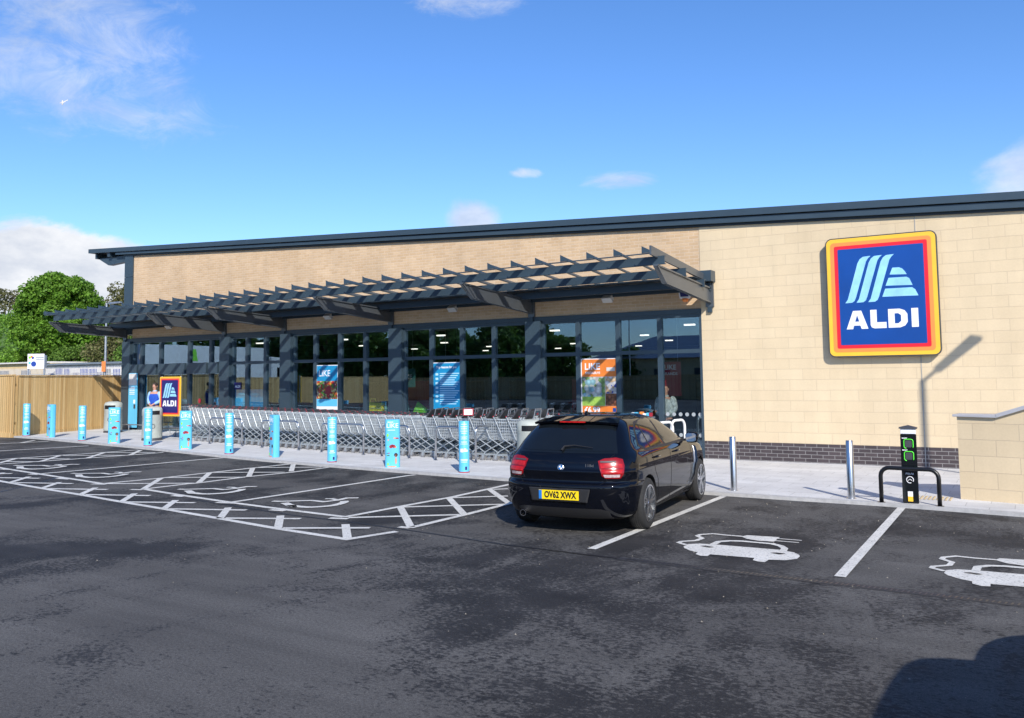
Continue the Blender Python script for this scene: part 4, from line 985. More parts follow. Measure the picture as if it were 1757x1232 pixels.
# ------------------------------------------------------------------ litter bins
def bin_(lab, x, y, rz=0, h=1.0):
    t = thing('litter_bin', lab, 'litter bin', (x, y, gz(x)+PZ), rz, 'pale litter bins in front of the shop')
    m = MB(); m.lathe([(.27,.06),(.285,.10),(.272,h*.72),(.285,h*.74),(.285,h*.90),(.25,h*.965),(.13,h)], 32); m.build('bin_body', M['binshell'], t, smooth=True, auto=50)
    m = MB(); m.lathe([(.29,0),(.29,.03),(.27,.075)], 28); m.build('base', M['greyplastic'], t)
    m = MB(); n = 8; vs = []
    for k in range(n+1):
        a = R(-90-38+76*k/n); vs += [(.2875*math.cos(a), .2875*math.sin(a), h*.76), (.2875*math.cos(a), .2875*math.sin(a), h*.88)]
    m.add(vs, [(2*k, 2*k+2, 2*k+3, 2*k+1) for k in range(n)]); m.build('slot', M['black'], t)
    m = MB(); a = [(0.045*math.cos(R(k*30)), -.283, h*.42+.06*math.sin(R(k*30))) for k in range(13)]; m.tube(a, .007, 5, False); m.build('lock_ring', M['greyplastic'], t)
bin_('pale litter bin behind the LIKE bollard, close to the timber fence', -26.15, 17.5, R(30), 1.02)
bin_('pale litter bin between the text bollard and the standing entrance sign', -22.25, 16.15, R(60), .98)
bin_('pale litter bin just left of the parked black car', -9.13, 15.72, R(30), .97)

# ------------------------------------------------------------------ trolleys
def trolley_meshes(seat):
    t = thing('shopping_trolley', 'x', 'shopping trolley')
    w = MB(); rw_ = .0042
    def wire(a, b, r=rw_): w.tube([a, b], r, 4, False)
    def rim(z_f):   # z_f in 0..1 from bottom to top
        xb, xf = -.36-.05*z_f, .38+.07*z_f
        yb, yf = .215+.05*z_f, .165+.045*z_f
        zb_, zf_ = .44+.49*z_f, .50+.40*z_f
        return [(xb, yb, zb_), (xf, yf, zf_), (xf, -yf, zf_), (xb, -yb, zb_)]
    for k in range(8):
        q = rim(k/7)
        for i in range(4): wire(q[i], q[(i+1) % 4], .0075 if k in (7,) else rw_)
    lo, hi = rim(0), rim(1)
    def lerp(a, b, t_): return tuple(a[i]+(b[i]-a[i])*t_ for i in range(3))
    for i, n_ in ((0, 15), (1, 8), (2, 15), (3, 8)):
        for k in range(n_+1):
            wire(lerp(lo[i], lo[(i+1) % 4], k/n_), lerp(hi[i], hi[(i+1) % 4], k/n_))
    for k in range(1, 9): wire(lerp(lo[0], lo[3], k/9), lerp(lo[1], lo[2], k/9))
    for k in range(1, 10): wire(lerp(lo[0], lo[1], k/10), lerp(lo[3], lo[2], k/10))
    w.build('basket', M['zinc'], t)
    c = MB()
    for s in (-1, 1):
        c.tube([(-.49, s*.26, .975), (-.42, s*.27, .86), (-.26, s*.26, .50), (.30, s*.20, .15)], .0125, 6)
        c.tube([(-.42, s*.27, .13), (-.36, s*.265, .2), (.22, s*.20, .50)], .0125, 6)
        c.tube([(-.44, s*.27, .12), (.40, s*.18, .14)], .012, 6)
    c.tube([(.40, -.18, .14), (.40, .18, .14)], .012, 6); c.tube([(-.30,-.26,.13),(-.30,.26,.13)], .010, 6)
    c.build('chassis', M['zincdark'], t)
    h = MB(); h.cur = 0; h.tube([(-.50,-.24,.985), (-.50,.24,.985)], .015, 8)
    h.cur = 1; h.tube([(-.50,-.268,.985), (-.50,-.24,.985)], .0135, 8); h.tube([(-.50,.24,.985), (-.50,.268,.985)], .0135, 8)
    h.build('handle', [M['greyplastic'], M['red']], t)
    for x, y in ((-.42,.27), (-.42,-.27), (.38,.18), (.38,-.18)):
        q = MB(); q.cur = 0
        q.tube([(x-.02,y-.014,.062),(x-.02,y+.014,.062)], .06, 14)
        q.cur = 1; q.box(x-.03, x+.02, y-.02, y-.0165, .055, .13); q.box(x-.03, x+.02, y+.0165, y+.02, .055, .13); q.box(x-.03,x+.02,y-.02,y+.02,.127,.135)
        q.tube([(x-.02,y-.0145,.062),(x-.02,y+.0145,.062)], .028, 10)
        q.build('wheel', [M['wheelgrey'], M['zincdark']], t)
    if seat:
        s = MB(); s.hexa([(-.46,-.17,.90),(-.46,.17,.90),(-.43,.17,.89),(-.43,-.17,.89)], [(-.30,-.14,1.13),(-.30,.14,1.13),(-.27,.14,1.12),(-.27,-.14,1.12)])
        s.hexa([(-.47,-.17,.90),(-.16,-.15,.88),(-.16,.15,.88),(-.47,.17,.90)], [(-.47,-.17,.92),(-.16,-.15,.90),(-.16,.15,.90),(-.47,.17,.92)])
        s.build('child_seat', M['greyplastic'], t, bevel=.012)
        s = MB(); s.tube([(-.16,-.13,1.13),(-.16,.13,1.13)], .012, 6); s.tube([(-.16,-.13,1.13),(-.2,-.15,.92)], .01, 6); s.tube([(-.16,.13,1.13),(-.2,.15,.92)], .01, 6)
        s.build('seat_bar', M['galv'], t)
    return t
tro = [None, None]
def place_trolley(kind, x, y, rz, label, group):
    if tro[kind] is None:
        o = trolley_meshes(kind == 1); tro[kind] = o
    else: o = copy_tree(tro[kind])
    o.location = (x, y, gz(x)+PZ); o.rotation_euler = (0, 0, rz); o['label'] = label; o['group'] = group
G1 = 'trolleys nested in the front row'; G2 = 'trolleys nested in the second row'; G3 = 'child seat trolleys at the right of the bay'; G4 = 'trolleys nested in the back right row'
for i in range(32):
    x = -20.75 + i*.27
    lab = 'grey wire trolley nested inside the front row behind the hoops'
    if i == 0: lab = 'first wire trolley of the front row, at its left end'
    place_trolley(0, x, 16.92 - i*.008, R(rnd.uniform(-1,1)), lab, G1)
for i in range(35):
    x = -22.35 + i*.27
    lab = 'grey wire trolley nested inside the second row nearer the shop glass'
    if i == 0: lab = 'first wire trolley of the second row, by the sliding doors'
    place_trolley(0, x, 17.62 - i*.004, R(rnd.uniform(-1,1)), lab, G2)
for i in range(9):
    lab = 'wire trolley with dark child seat nested in the front right row'
    if i == 0: lab = 'leftmost trolley with a dark child seat, end of the front right row'
    place_trolley(1, -11.95 + i*.34 - .05, 16.62, R(rnd.uniform(-2,2)), lab if i else lab, G3)
for i in range(10):
    lab = 'wire trolley with dark child seat nested in the row behind the front one' 
    place_trolley(1, -12.3 + i*.33, 17.3, R(rnd.uniform(-2,2)), lab, G3)
for i in range(12):
    place_trolley(0, -12.2 + i*.29, 17.98, R(rnd.uniform(-2,2)), 'wire trolley nested in the back right row close to the glass', G4)
t = thing('trolley_notice', 'small white notice in red frame above the child seat trolleys', 'notice', (-11.1, 16.3, PZ), R(35))
m = MB(); m.tube([(0,0,0),(0,0,1.02)], .012, 6); m.build('post', M['steel'], t)
m = MB(); m.box(-.12,.12,-.02,-.008,1.0,1.16); m.build('frame', M['red'], t); m = MB(); m.box(-.095,.095,-.026,-.021,1.02,1.14); m.build('card', M['whiteg'], t)

# ------------------------------------------------------------------ people
def skin_obj(name, nodes, edges, mat, parent, sub=2, root=0):
    me = bpy.data.meshes.new(name); me.from_pydata([n[0] for n in nodes], edges, []); o = bpy.data.objects.new(name, me); COL.objects.link(o)
    md = o.modifiers.new('Skin', 'SKIN'); md.use_smooth_shade = True
    for i, n_ in enumerate(nodes):
        sv = me.skin_vertices[0].data[i]; rr = n_[1]; sv.radius = (rr, rr) if isinstance(rr, (int, float)) else rr; sv.use_root = (i == root)
    sb = o.modifiers.new('Sub', 'SUBSURF'); sb.levels = sub; sb.render_levels = sub
    bake(o); o.data.materials.clear(); o.data.materials.append(mat); o.data.name = name
    o.data.polygons.foreach_set('use_smooth', [True]*len(o.data.polygons))
    if parent: o.parent = parent
    return o
def person(label, loc, rz, sc, top, sleeve, legs, vest=None, grow=1.0, hairm=None, bald=False):
    t = thing('person', label, 'person', loc, rz); t.scale = (sc, sc, sc)
    # facing -Y, hands folded in front; one continuous body
    N = []; E = []
    def add(p, r, par=None):
        N.append((p, r)); 
        if par is not None: E.append((par, len(N)-1))
        return len(N)-1
    pel = add((0,0,.95), (.145,.10)); w1 = add((0,0,1.10), (.135,.095), pel); ch = add((0,-.005,1.30), (.165,.11), w1); nk0 = add((0,.005,1.46), (.075,.065), ch)
    nk = add((0,-.005,1.53), .052, nk0); hd0 = add((0,-.02,1.60), (.066,.078), nk); hd = add((0,-.015,1.68), (.073,.088), hd0); tp = add((0,-.005,1.735), (.055,.065), hd)
    nose = None
    for s in (-1, 1):
        sh = add((s*.17,.0,1.42), .058, ch); el_ = add((s*.235,.015,1.15), .042, sh); wr = add((s*.07,-.19,1.02), .030, el_); palm = add((s*.025,-.215,.985), (.034,.02), wr)
        for k in range(4):
            a = add((-s*.005-s*.012*k*.3, -.225-.004*k, .965-.013*k), .010, palm); b = add((-s*.045, -.232-.004*k, .955-.015*k), .008, a)
        add((s*.0,-.235,1.0), .010, palm)
        hp = add((s*.09,0,.88), .092, pel); kn = add((s*.10,-.015,.50), .060, hp); an = add((s*.11,.01,.10), .042, kn); add((s*.12,-.13,.045), (.042,.03), an)
    body = skin_obj('body', N, E, M['skin'], t, 2)
    # face: nose, eyes, mouth shaped onto the head
    for v in body.data.vertices:
        x, y, z = v.co
        if z > 1.56 and y < -.05:
            v.co.y -= .022*math.exp(-((x/.012)**2 + ((z-1.63)/.022)**2)) ; v.co.y += .006*math.exp(-(((abs(x)-.028)/.012)**2 + ((z-1.662)/.010)**2))
    fm = MB()
    for s in (-1, 1): fm.lathe([(0,-.006),(.008,-.003),(.008,.003),(0,.006)], 8, (s*.028,-.092,1.662))
    fm.box(-.022,.022,-.098,-.088,1.597,1.601); fm.build('facial_features', M['hair'], t)
    em = MB()
    for s in (-1, 1): em.lathe([(.004,-.03),(.014,-.015),(.016,.01),(.006,.03)], 8, (s*.077,.005,1.645))
    em.build('ear', M['skin'], t, smooth=True)
    if hairm:
        hm = MB(); prof = [(.086,-.045),(.092,-.01),(.088,.03),(.07,.065),(.04,.085),(.001,.092)]
        hm.lathe(prof, 20, (0,.012,1.69), .95, 1.05)
        hm.build('hair', hairm, t, smooth=True)
    # clothes: skinned a little wider than the body
    g = grow
    TN = [((0,0,.93),(.165*g,.125*g)), ((0,0,1.10),(.16*g,.12*g)), ((0,-.005,1.30),(.185*g,.13*g)), ((0,.003,1.45),(.10*g,.085*g))]
    TN += [((.135,0,1.405),.082*g), ((-.135,0,1.405),.082*g)]; TE = [(0,1),(1,2),(2,3),(2,4),(2,5)]
    if vest: skin_obj('shirt', [(a_, (b_[0]*.93, b_[1]*.93) if isinstance(b_, tuple) else b_*.95) for a_, b_ in TN], TE, top, t, 2)
    torso = skin_obj('jacket' if not vest else 'vest', TN, TE, vest or top, t, 2)
    for s in (-1, 1):
        SN = [((s*.13,.0,1.40),.075*g), ((s*.185,.0,1.40),.073*g), ((s*.238,.015,1.15),.056*g), ((s*.10,-.165,1.035),.043*g)]
        skin_obj('sleeve', SN, [(0,1),(1,2),(2,3)], sleeve, t, 2)
        LN = [((s*.085,0,.94),.108), ((s*.09,0,.86),.105), ((s*.10,-.015,.50),.074), ((s*.11,.005,.12),.058)]
        skin_obj('trouser_leg', LN, [(0,1),(1,2),(2,3)], legs, t, 2)
        skin_obj('shoe', [((s*.11,.03,.055),.05), ((s*.12,-.08,.045),(.047,.04)), ((s*.125,-.15,.035),(.038,.03))], [(0,1),(1,2)], M['black'], t, 2)
    c = MB(); c.lathe([(.065,1.45),(.078,1.47),(.062,1.51),(.056,1.515)], 16, (0,.005,0)); c.build('collar', sleeve if vest else top, t, smooth=True)
    return t
person('man in royal blue body warmer and pale blue sleeves, hands folded, by the entrance', (-24.35, 17.75, gz(-24.35)+PZ), R(20), .93, M['shirt'], M['shirt'], M['trousers'], M['blueVest'], 1.22, M['hair'])
man = person('balding man in bulky grey patterned jacket standing inside the right-hand doors', (-7.40, 19.1, .02), R(-5), .95, M['jacket'], M['jacket'], M['trousers'], None, 1.55, None)
# his small trolley load on the shelf
t = thing('shopping_pile', 'small pile of coloured shopping in front of the man in the grey jacket', 'groceries', (-7.75, 18.45, PZ))
rr = random.Random(3)
for k in range(7):
    m = MB(); x = -.22+.07*k; m.box(x, x+.06, -.06+rr.uniform(-.03,.03), .05, .93, .93+rr.uniform(.06,.12)); m.build('packet', [M['whiteg'], M['cyan'], M['red'], M['orange']][k % 4], t, bevel=.006)
m = MB(); m.box(-.28,.3,-.12,.1,.905,.928); [m.box(x, x+.02, -.1, .08, 0, .905) for x in (-.27,.27)]; m.build('stand', M['galv'], t)

# ------------------------------------------------------------------ cars
def catmull(P, n):
    P = np.array(P, float); out = []
    Q = np.vstack([2*P[0]-P[1], P, 2*P[-1]-P[-2]])
    for i in range(1, len(Q)-2):
        for k in range(n):
            t = k/n; p0, p1, p2, p3 = Q[i-1], Q[i], Q[i+1], Q[i+2]
            out.append(.5*((2*p1)+(p2-p0)*t+(2*p0-5*p1+4*p2-p3)*t*t+(3*p1-p0-3*p2+p3)*t**3))
    out.append(P[-1]); return np.array(out)
def plan(x0, x1, w, roof):
    L = x1-x0
    if roof:
        a = [(x0,0),(x0+.015,.30*w),(x0+.05,.60*w),(x0+.12,.83*w),(x0+.24,.945*w),(x0+.50,.985*w),(x0+.5*L,w),(x1-.55,.975*w),(x1-.28,.93*w),(x1-.12,.80*w),(x1-.04,.5*w),(x1,0)]
    else:
        a = [(x0,0),(x0+.012,.30*w),(x0+.048,.59*w),(x0+.135,.805*w),(x0+.29,.93*w),(x0+.62,.988*w),(x0+.5*L,w*.992),(x1-.78,.985*w),(x1-.42,.93*w),(x1-.20,.76*w),(x1-.05,.42*w),(x1,0)]
    return catmull(a, 7)
def make_car(label, LV, arches, paint, detailed=True, wheel_r=.316, track=.775, name='parked_car'):
    """LV: levels (z, x_rear, x_front, half width, is_roof).  x runs from the rear bumper forwards; y to the left."""
    root = thing(name, label, 'car')
    LVi = catmull([l[:4] for l in LV], 5)
    rf_ = np.interp(LVi[:,0], [l[0] for l in LV], [float(l[4]) for l in LV])
    rings = []
    for k, (z, a, b, w) in enumerate(LVi):
        p0 = plan(a, b, w, False); p1 = plan(a, b, w, True); p = p0*(1-rf_[k]) + p1*rf_[k]
        rings.append(np.column_stack([p, np.full(len(p), z)]))
    n = len(rings[0]); vs = []; fs = []
    full = 2*n-2
    for r_ in rings:
        for p in r_: vs.append(tuple(p))
        for p in r_[-2:0:-1]: vs.append((p[0], -p[1], p[2]))
    for j in range(len(rings)-1):
        for i in range(full):
            fs.append((j*full+i, j*full+(i+1) % full, (j+1)*full+(i+1) % full, (j+1)*full+i))
    fs.append(tuple(range(full-1, -1, -1)))
    top = (len(rings)-1)*full
    # roof cap as strips across
    for i in range(n-1):
        a, b = i, i+1
        c, d = (full-i) % full, (full-i-1) % full
        q = [top+a, top+b, top+(d if i+1 < n-1 else b), top+(c if i > 0 else a)]
        q2 = []
        for v in q:
            if v not in q2: q2.append(v)
        if len(q2) > 2: fs.append(tuple(q2))
    m = MB(); m.add(vs, fs); body = m.build('body', paint, root, smooth=True)
    bm = bmesh.new(); bm.from_mesh(body.data); bmesh.ops.triangulate(bm, faces=bm.faces); tree = BVHTree.FromBMesh(bm); bm.free()
    # arches
    cut = MB()
    for x in arches:
        for s in (-1, 1):
            cut.tube([(x, s*(track-.20), wheel_r), (x, s*1.2, wheel_r)], wheel_r+.042, 40)
    co_ = cut.build('cutter', M['trim'])
    body.data.materials.append(M['trim'])
    md = body.modifiers.new('b', 'BOOLEAN'); md.object = co_; md.operation = 'DIFFERENCE'; md.solver = 'EXACT'
    try: md.material_mode = 'TRANSFER'
    except Exception: pass
    bake(body); bpy.data.objects.remove(co_)
    try: body.data.set_sharp_from_angle(angle=R(42))
    except Exception: pass
    body.data.name = 'body'
    def cast(o, d):
        h = tree.ray_cast(Vector(o), Vector(d).normalized()); return h[0], h[1]
    def patch(nm, poly, origin_fn, d, off, mat, par, grid=.05, holes=()):
        """projects a 2-D outline on the bodywork along direction d and lifts it off by off"""
        pts = []
        N_ = len(poly)
        for i in range(N_):
            a = Vector(poly[i]); b = Vector(poly[(i+1) % N_]); k = max(1, int((b-a).length/grid))
            for j in range(k): pts.append(a.lerp(b, j/k))
        nb_ = len(pts); xs_ = [p.x for p in pts]; ys_ = [p.y for p in pts]
        def inside(x, y):
            c = False; j = nb_-1
            for i in range(nb_):
                if (pts[i].y > y) != (pts[j].y > y) and x < (pts[j].x-pts[i].x)*(y-pts[i].y)/(pts[j].y-pts[i].y)+pts[i].x: c = not c
                j = i
            return c
        y = min(ys_)+grid*.5
        inner = []
        while y < max(ys_):
            x = min(xs_)+grid*.5
            while x < max(xs_):
                if inside(x, y): inner.append(Vector((x, y)))
                x += grid
            y += grid
        vs2, _, f2, *_r = delaunay_2d_cdt(pts+inner, [], [list(range(nb_))], 1, 1e-5)
        out = []; ok = []
        for v in vs2:
            h, nn = cast(origin_fn(v), d)
            if h is None: out.append((0,0,0)); ok.append(False)
            else:
                if nn.dot(Vector(d)) > 0: nn = -nn
                out.append(tuple(h + nn*off)); ok.append(True)
        mb = MB(); mb.add(out, [tuple(q) for q in f2 if all(ok[i] for i in q)])
        return mb.build(nm, mat, par, smooth=True)
    return root, body, patch, cast, tree
def wheel(root, x, s, r, track, spokes=10, w=.205):
    t = MB(); y0 = s*(track-w/2); y1 = s*(track+w/2)
    prof = [(r-.086, y0), (r-.03, y0), (r-.006, y0+s*.02), (r, y0+s*.05), (r, y1-s*.05), (r-.006, y1-s*.02), (r-.03, y1-s*.002), (r-.086, y1-s*.004), (r-.09, y1-s*.03), (r-.10, y0+s*.02)]
    n = 48; vs = []; fs = []
    for rr_, y in prof:
        for k in range(n): a = 2*math.pi*k/n; vs.append((x+rr_*math.cos(a), y, r+rr_*math.sin(a)))
    P = len(prof)
    for i in range(P):
        for k in range(n): fs.append((i*n+k, i*n+(k+1) % n, ((i+1) % P)*n+(k+1) % n, ((i+1) % P)*n+k))
    t.add(vs, fs)
    wh = t.build('wheel', M['rubber'], root, smooth=True, auto=50)
    g = MB()
    for k in range(4):
        yy = y0 + s*(.06+.028*k)
        g.tube([(x+(r-.0005)*math.cos(2*math.pi*i/48), yy, r+(r-.0005)*math.sin(2*math.pi*i/48)) for i in range(49)], .0035, 4, False)
    g.build('tread_groove', M['black'], wh)
    ri = MB(); rr0 = r-.088; yr = y1+s*.002
    def ring(ra, rb, ya, yb):
        vs = []
        for (q, y) in ((ra, ya), (rb, ya), (rb, yb), (ra, yb)):
            for k in range(n): a = 2*math.pi*k/n; vs.append((x+q*math.cos(a), y, r+q*math.sin(a)))
        ri.add(vs, [(i*n+k, i*n+(k+1) % n, ((i+1) % 4)*n+(k+1) % n, ((i+1) % 4)*n+k) for i in range(4) for k in range(n)])
    ring(rr0-.012, rr0+.004, yr, y0); ring(.001, .045, yr-s*.012, yr-s*.05)
    for k in range(spokes//2):
        for dd in (-.13, .13):
            a = 2*math.pi*k/(spokes//2) + dd + .3; a0 = 2*math.pi*k/(spokes//2) + .3 + dd*1.6
            c0 = Vector((math.cos(a0)*.04, 0, math.sin(a0)*.04)); c1 = Vector((math.cos(a)*(rr0-.004), 0, math.sin(a)*(rr0-.004)))
            tn = Vector((-math.sin(a), 0, math.cos(a)))
            A = [(x+(c0+tn*u).x, yr+s*v, r+(c0+tn*u).z) for u, v in ((-.019,-.010),(.019,-.010),(.019,-.045),(-.019,-.045))]
            B = [(x+(c1+tn*u).x, yr+s*v, r+(c1+tn*u).z) for u, v in ((-.017,-.001),(.017,-.001),(.017,-.035),(-.017,-.035))]
            ri.hexa(A, B)
    ri.build('rim', M['alloy'], wh, smooth=False)
    d = MB(); d.tube([(x, y0+s*.06, r), (x, y0+s*.10, r)], rr0-.03, 32); d.build('brake_disc', M['zincdark'], wh)
    hb = MB(); hb.tube([(x, yr-s*.03, r), (x, yr-s*.006, r)], .033, 20); hb.build('hub_cap', M['chrome'], wh)
    return wh

# the parked black hatchback
LVH = [(.17,.22,4.02,.70,0),(.20,.12,4.16,.79,0),(.28,.055,4.24,.845,0),(.40,.02,4.29,.868,0),(.52,.0,4.315,.878,0),(.60,.005,4.315,.8825,0),(.635,.055,4.31,.8825,0),(.70,.052,4.28,.881,0),(.76,.040,4.23,.880,0),(.79,.062,4.18,.878,0),(.84,.075,4.12,.874,0),(.90,.10,3.85,.862,0),(.955,.135,3.45,.835,.0),(1.0,.18,3.14,.795,.35),(1.08,.265,2.96,.745,1),(1.18,.375,2.72,.692,1),(1.27,.48,2.50,.635,1),(1.325,.56,2.33,.585,1),(1.365,.66,2.14,.52,1),(1.392,.82,1.95,.46,1),(1.405,1.02,1.78,.30,1)]
car, cbody, patch, cast, ctree = make_car('shiny black five-door hatchback parked nose-in beside the charging bay', LVH, (.83, 3.52), M['paint'])
for x in (.83, 3.52):
    for s in (-1, 1): wheel(car, x, s, .316, .775)
side = lambda s: (lambda v: Vector((v.x, s*2.0, v.y)))
DLO1 = [(.80,1.045),(.93,1.20),(1.10,1.285),(1.70,1.335),(1.745,1.33),(1.745,.985),(1.25,.985),(.95,.99)]
DLO2 = [(1.82,.982),(1.82,1.332),(2.15,1.305),(2.45,1.215),(2.72,1.095),(2.93,.985)]
for s in (-1, 1):
    tr_ = patch('window_trim', [(.74,1.03),(.90,1.215),(1.08,1.31),(1.75,1.362),(2.17,1.33),(2.49,1.235),(2.76,1.105),(3.0,.965),(2.5,.958),(.9,.965)], side(s), (0,-s,0), .0015, M['trim'], car)
    g1 = patch('side_window', DLO1, side(s), (0,-s,0), .004, M['carglassb'] if 'carglassb' in M else M['blackgloss'], car)
    g2 = patch('side_window', DLO2, side(s), (0,-s,0), .004, M['blackgloss'], car)
    patch('window_pillar', [(1.14,.985),(1.17,.985),(1.15,1.30),(1.13,1.298)], side(s), (0,-s,0), .0065, M['trim'], g1)
    # shut lines of both doors
    for nm, pl in (('rear_door', [(1.02,.975),(1.06,.86),(1.12,.70),(1.22,.58),(1.27,.40),(1.28,.235),(1.86,.23),(1.87,.98)]), ('front_door', [(1.87,.98),(1.86,.23),(2.88,.235),(2.93,.50),(2.95,.96)])):
        mb = MB(); base = None
        for a, b in zip(pl, pl[1:]):
            k = max(2, int((Vector(b)-Vector(a)).length/.04)); q = []
            for i in range(k+1):
                p = Vector(a).lerp(Vector(b), i/k); h, nn = cast((p.x, s*2, p.y), (0,-s,0))
                if h is not None: q.append(h + Vector((0, s*.0005, 0)))
            if len(q) > 1: mb.tube(q, .0032, 4, False)
        door = mb.build(nm, M['black'], car)
        hx = 1.10 if nm == 'rear_door' else 2.05
        h, nn = cast((hx, s*2, .865), (0,-s,0))
        hm = MB(); hm.tube([(hx, h.y+s*.002, .862), (hx+.02, h.y+s*.03, .865), (hx+.18, h.y+s*.032, .868), (hx+.20, h.y+s*.004, .868)], .011, 8)
        hm.build('door_handle', M['paint'], door, smooth=True)
    patch('sill_trim', [(1.25,.19),(3.1,.19),(3.08,.235),(1.28,.235)], side(s), (0,-s,0), .004, M['trim'], car)
    # mirrors
    mm = MB(); mm.lathe([(.0,-.085),(.06,-.078),(.078,-.03),(.080,.03),(.062,.062),(0,.072)], 16, (2.66, s*.965, 1.02), .72, 1.2)
    mi = mm.build('wing_mirror', M['paint'], car, smooth=True)
    mm = MB(); mm.hexa([(2.64,s*.80,.955),(2.72,s*.80,.955),(2.72,s*.80,.985),(2.64,s*.80,.985)], [(2.64,s*.90,.965),(2.70,s*.90,.965),(2.70,s*.90,1.0),(2.64,s*.90,1.0)]); mm.build('mirror_arm', M['trim'], mi)
    mm = MB(); mm.prism(rrect(s*.965-.072, s*.965+.072, .955, 1.075, .03), 'x', 2.596, 2.604); mm.build('mirror_glass', M['chrome'], mi)
rear = lambda v: Vector((-1.0, v.x, v.y))
patch('rear_window_surround', [(-.66,.97),(-.50,1.345),(.50,1.345),(.66,.97)], rear, (1,0,0), .0015, M['blackgloss'], car)
rwin = patch('rear_window', [(-.60,.995),(-.615,1.03),(-.50,1.295),(-.46,1.315),(.46,1.315),(.50,1.295),(.615,1.03),(.60,.995)], rear, (1,0,0), .004, M['blackgloss'], car)
# spoiler and high brake light
sp = MB()
A = [(.50,y,1.345-.03*(y/.6)**2) for y in np.linspace(-.57,.57,15)]; 
for i in range(14):
    y0, y1 = A[i][1], A[i+1][1]; za, zb_ = A[i][2], A[i+1][2]; xa, xb_ = .47+.10*(y0/.57)**2, .47+.10*(y1/.57)**2
    sp.add([(xa,y0,za),(xb_,y1,zb_),(.78,y1*.93,1.392-.035*(y1/.57)**2),(.78,y0*.93,1.392-.035*(y0/.57)**2),(xa+.02,y0,za-.028),(xb_+.02,y1,zb_-.028),(.70,y1*.93,1.335-.03*(y1/.57)**2),(.70,y0*.93,1.335-.03*(y0/.57)**2)], [(0,1,2,3),(4,7,6,5),(0,4,5,1)])
spo = sp.build('roof_spoiler', M['paint'], car, smooth=True, auto=40)
hb = MB(); hb.hexa([(.462,-.17,1.325),(.462,.17,1.325),(.462,.17,1.340),(.462,-.17,1.340)], [(.52,-.17,1.32),(.52,.17,1.32),(.52,.17,1.343),(.52,-.17,1.343)]); hb.build('high_brake_light', M['redlens2'], spo)
# shark fin aerial
fn = MB(); fn.prism([(.93,1.392),(1.10,1.398),(1.0,1.445),(.95,1.452)], 'y', -.018, .018); fn.build('aerial_fin', M['paint'], car, bevel=.006)
# tailgate shut line, tail lights
def seam(nm, pts3, par, mat=None, r=.0035):
    q = []
    for a, b in zip(pts3, pts3[1:]):
        k = max(2, int((Vector(b)-Vector(a)).length/.03))
        for i in range(k):
            p = Vector(a).lerp(Vector(b), i/k); h, nn = cast((-1, p.x, p.y), (1,0,0))
            if h is not None: q.append(h + Vector((-.0005,0,0)))
    mb = MB(); mb.tube(q, r, 4, False); return mb.build(nm, mat or M['black'], par)
seam('tailgate', [(-.63,.955),(-.60,.93),(-.56,.74),(-.57,.66),(-.50,.61),(.50,.61),(.57,.66),(.56,.74),(.60,.93),(.63,.955)], car)
seam('bumper_line', [(-.80,.625),(-.45,.585),(.45,.585),(.80,.625)], car)
for s in (-1, 1):
    d = Vector((1, -s*.62, 0)).normalized(); sd = Vector((-s*d.y, s*d.x, 0)) * 1
    sd = Vector((s*.62, 1, 0)).normalized() * s if False else Vector((.62, s, 0)).normalized()
    org = lambda v, d=d, sd=sd, s=s: Vector((.10, s*.66, v.y)) + sd*v.x - d*1.2
    # outline in (along, z)
    pl = [(-.125,.715),(-.145,.80),(-.155,.885),(-.08,.915),(.06,.925),(.14,.905),(.155,.83),(.135,.735),(.10,.685),(-.08,.685)]
    lamp = patch('tail_light', pl, org, d, .006, M['redlens'], car, .03)
    patch('light_bar', [(-.13,.80),(-.135,.855),(.0,.862),(.13,.85),(.128,.805),(0,.81)], org, d, .0105, M['redlens2'], lamp, .03)
    patch('light_bar', [(-.12,.745),(-.125,.785),(.125,.785),(.115,.745)], org, d, .0105, M['redlens2'], lamp, .03)
    patch('reversing_lens', [(-.09,.698),(-.11,.733),(.09,.733),(.085,.70)], org, d, .0105, M['clearlens'], lamp, .03)
    patch('grey_lens_strip', [(-.13,.868),(-.13,.885),(.05,.885),(.05,.868)], org, d, .0105, M['greyplastic'], lamp, .03)
# number plate
h, nn = cast((-1, 0, .455), (1,0,0))
px = -.012
np_ = MB(); np_.box(px-.010, px, -.26, .26, .425, .536); plate = np_.build('number_plate', M['plate'], car, bevel=.002)
txt = text('plate_lettering', 'OV62 XWX', .105, M['platetext'], plate, (px-.0115, -.020, .479), (R(90), 0, R(-90)), .0008, .0042, .76)
bb = MB(); bb.box(px-.0125, px-.0105, .218, .257, .428, .533); bb.build('plate_blue_band', M['bmwblue'], plate)
ph = MB(); ph.hexa([(.002,-.36,.40),(.002,.36,.40),(.002,.40,.56),(.002,-.40,.56)], [(px+.006,-.34,.41),(px+.006,.34,.41),(px+.006,.38,.55),(px+.006,-.38,.55)]); ph.build('plate_recess', M['trim'], car)
patch('lower_bumper_trim', [(-.62,.205),(-.60,.30),(-.50,.325),(.50,.325),(.60,.30),(.62,.205)], rear, (1,0,0), .003, M['trim'], car)
ex = MB(); n = 20
for (ra, rb) in ((.040,.034),):
    vs = []
    for rr_, x in ((.040,.16),(.040,.03),(.034,.03),(.034,.15)):
        for k in range(n): a = 2*math.pi*k/n; vs.append((x, .50+rr_*math.cos(a), .235+rr_*math.sin(a)))
    ex.add(vs, [(i*n+k, i*n+(k+1) % n, (i+1)*n+(k+1) % n, (i+1)*n+k) for i in range(3) for k in range(n)])
ex.build('exhaust_pipe', M['chrome'], car, smooth=True, auto=40)
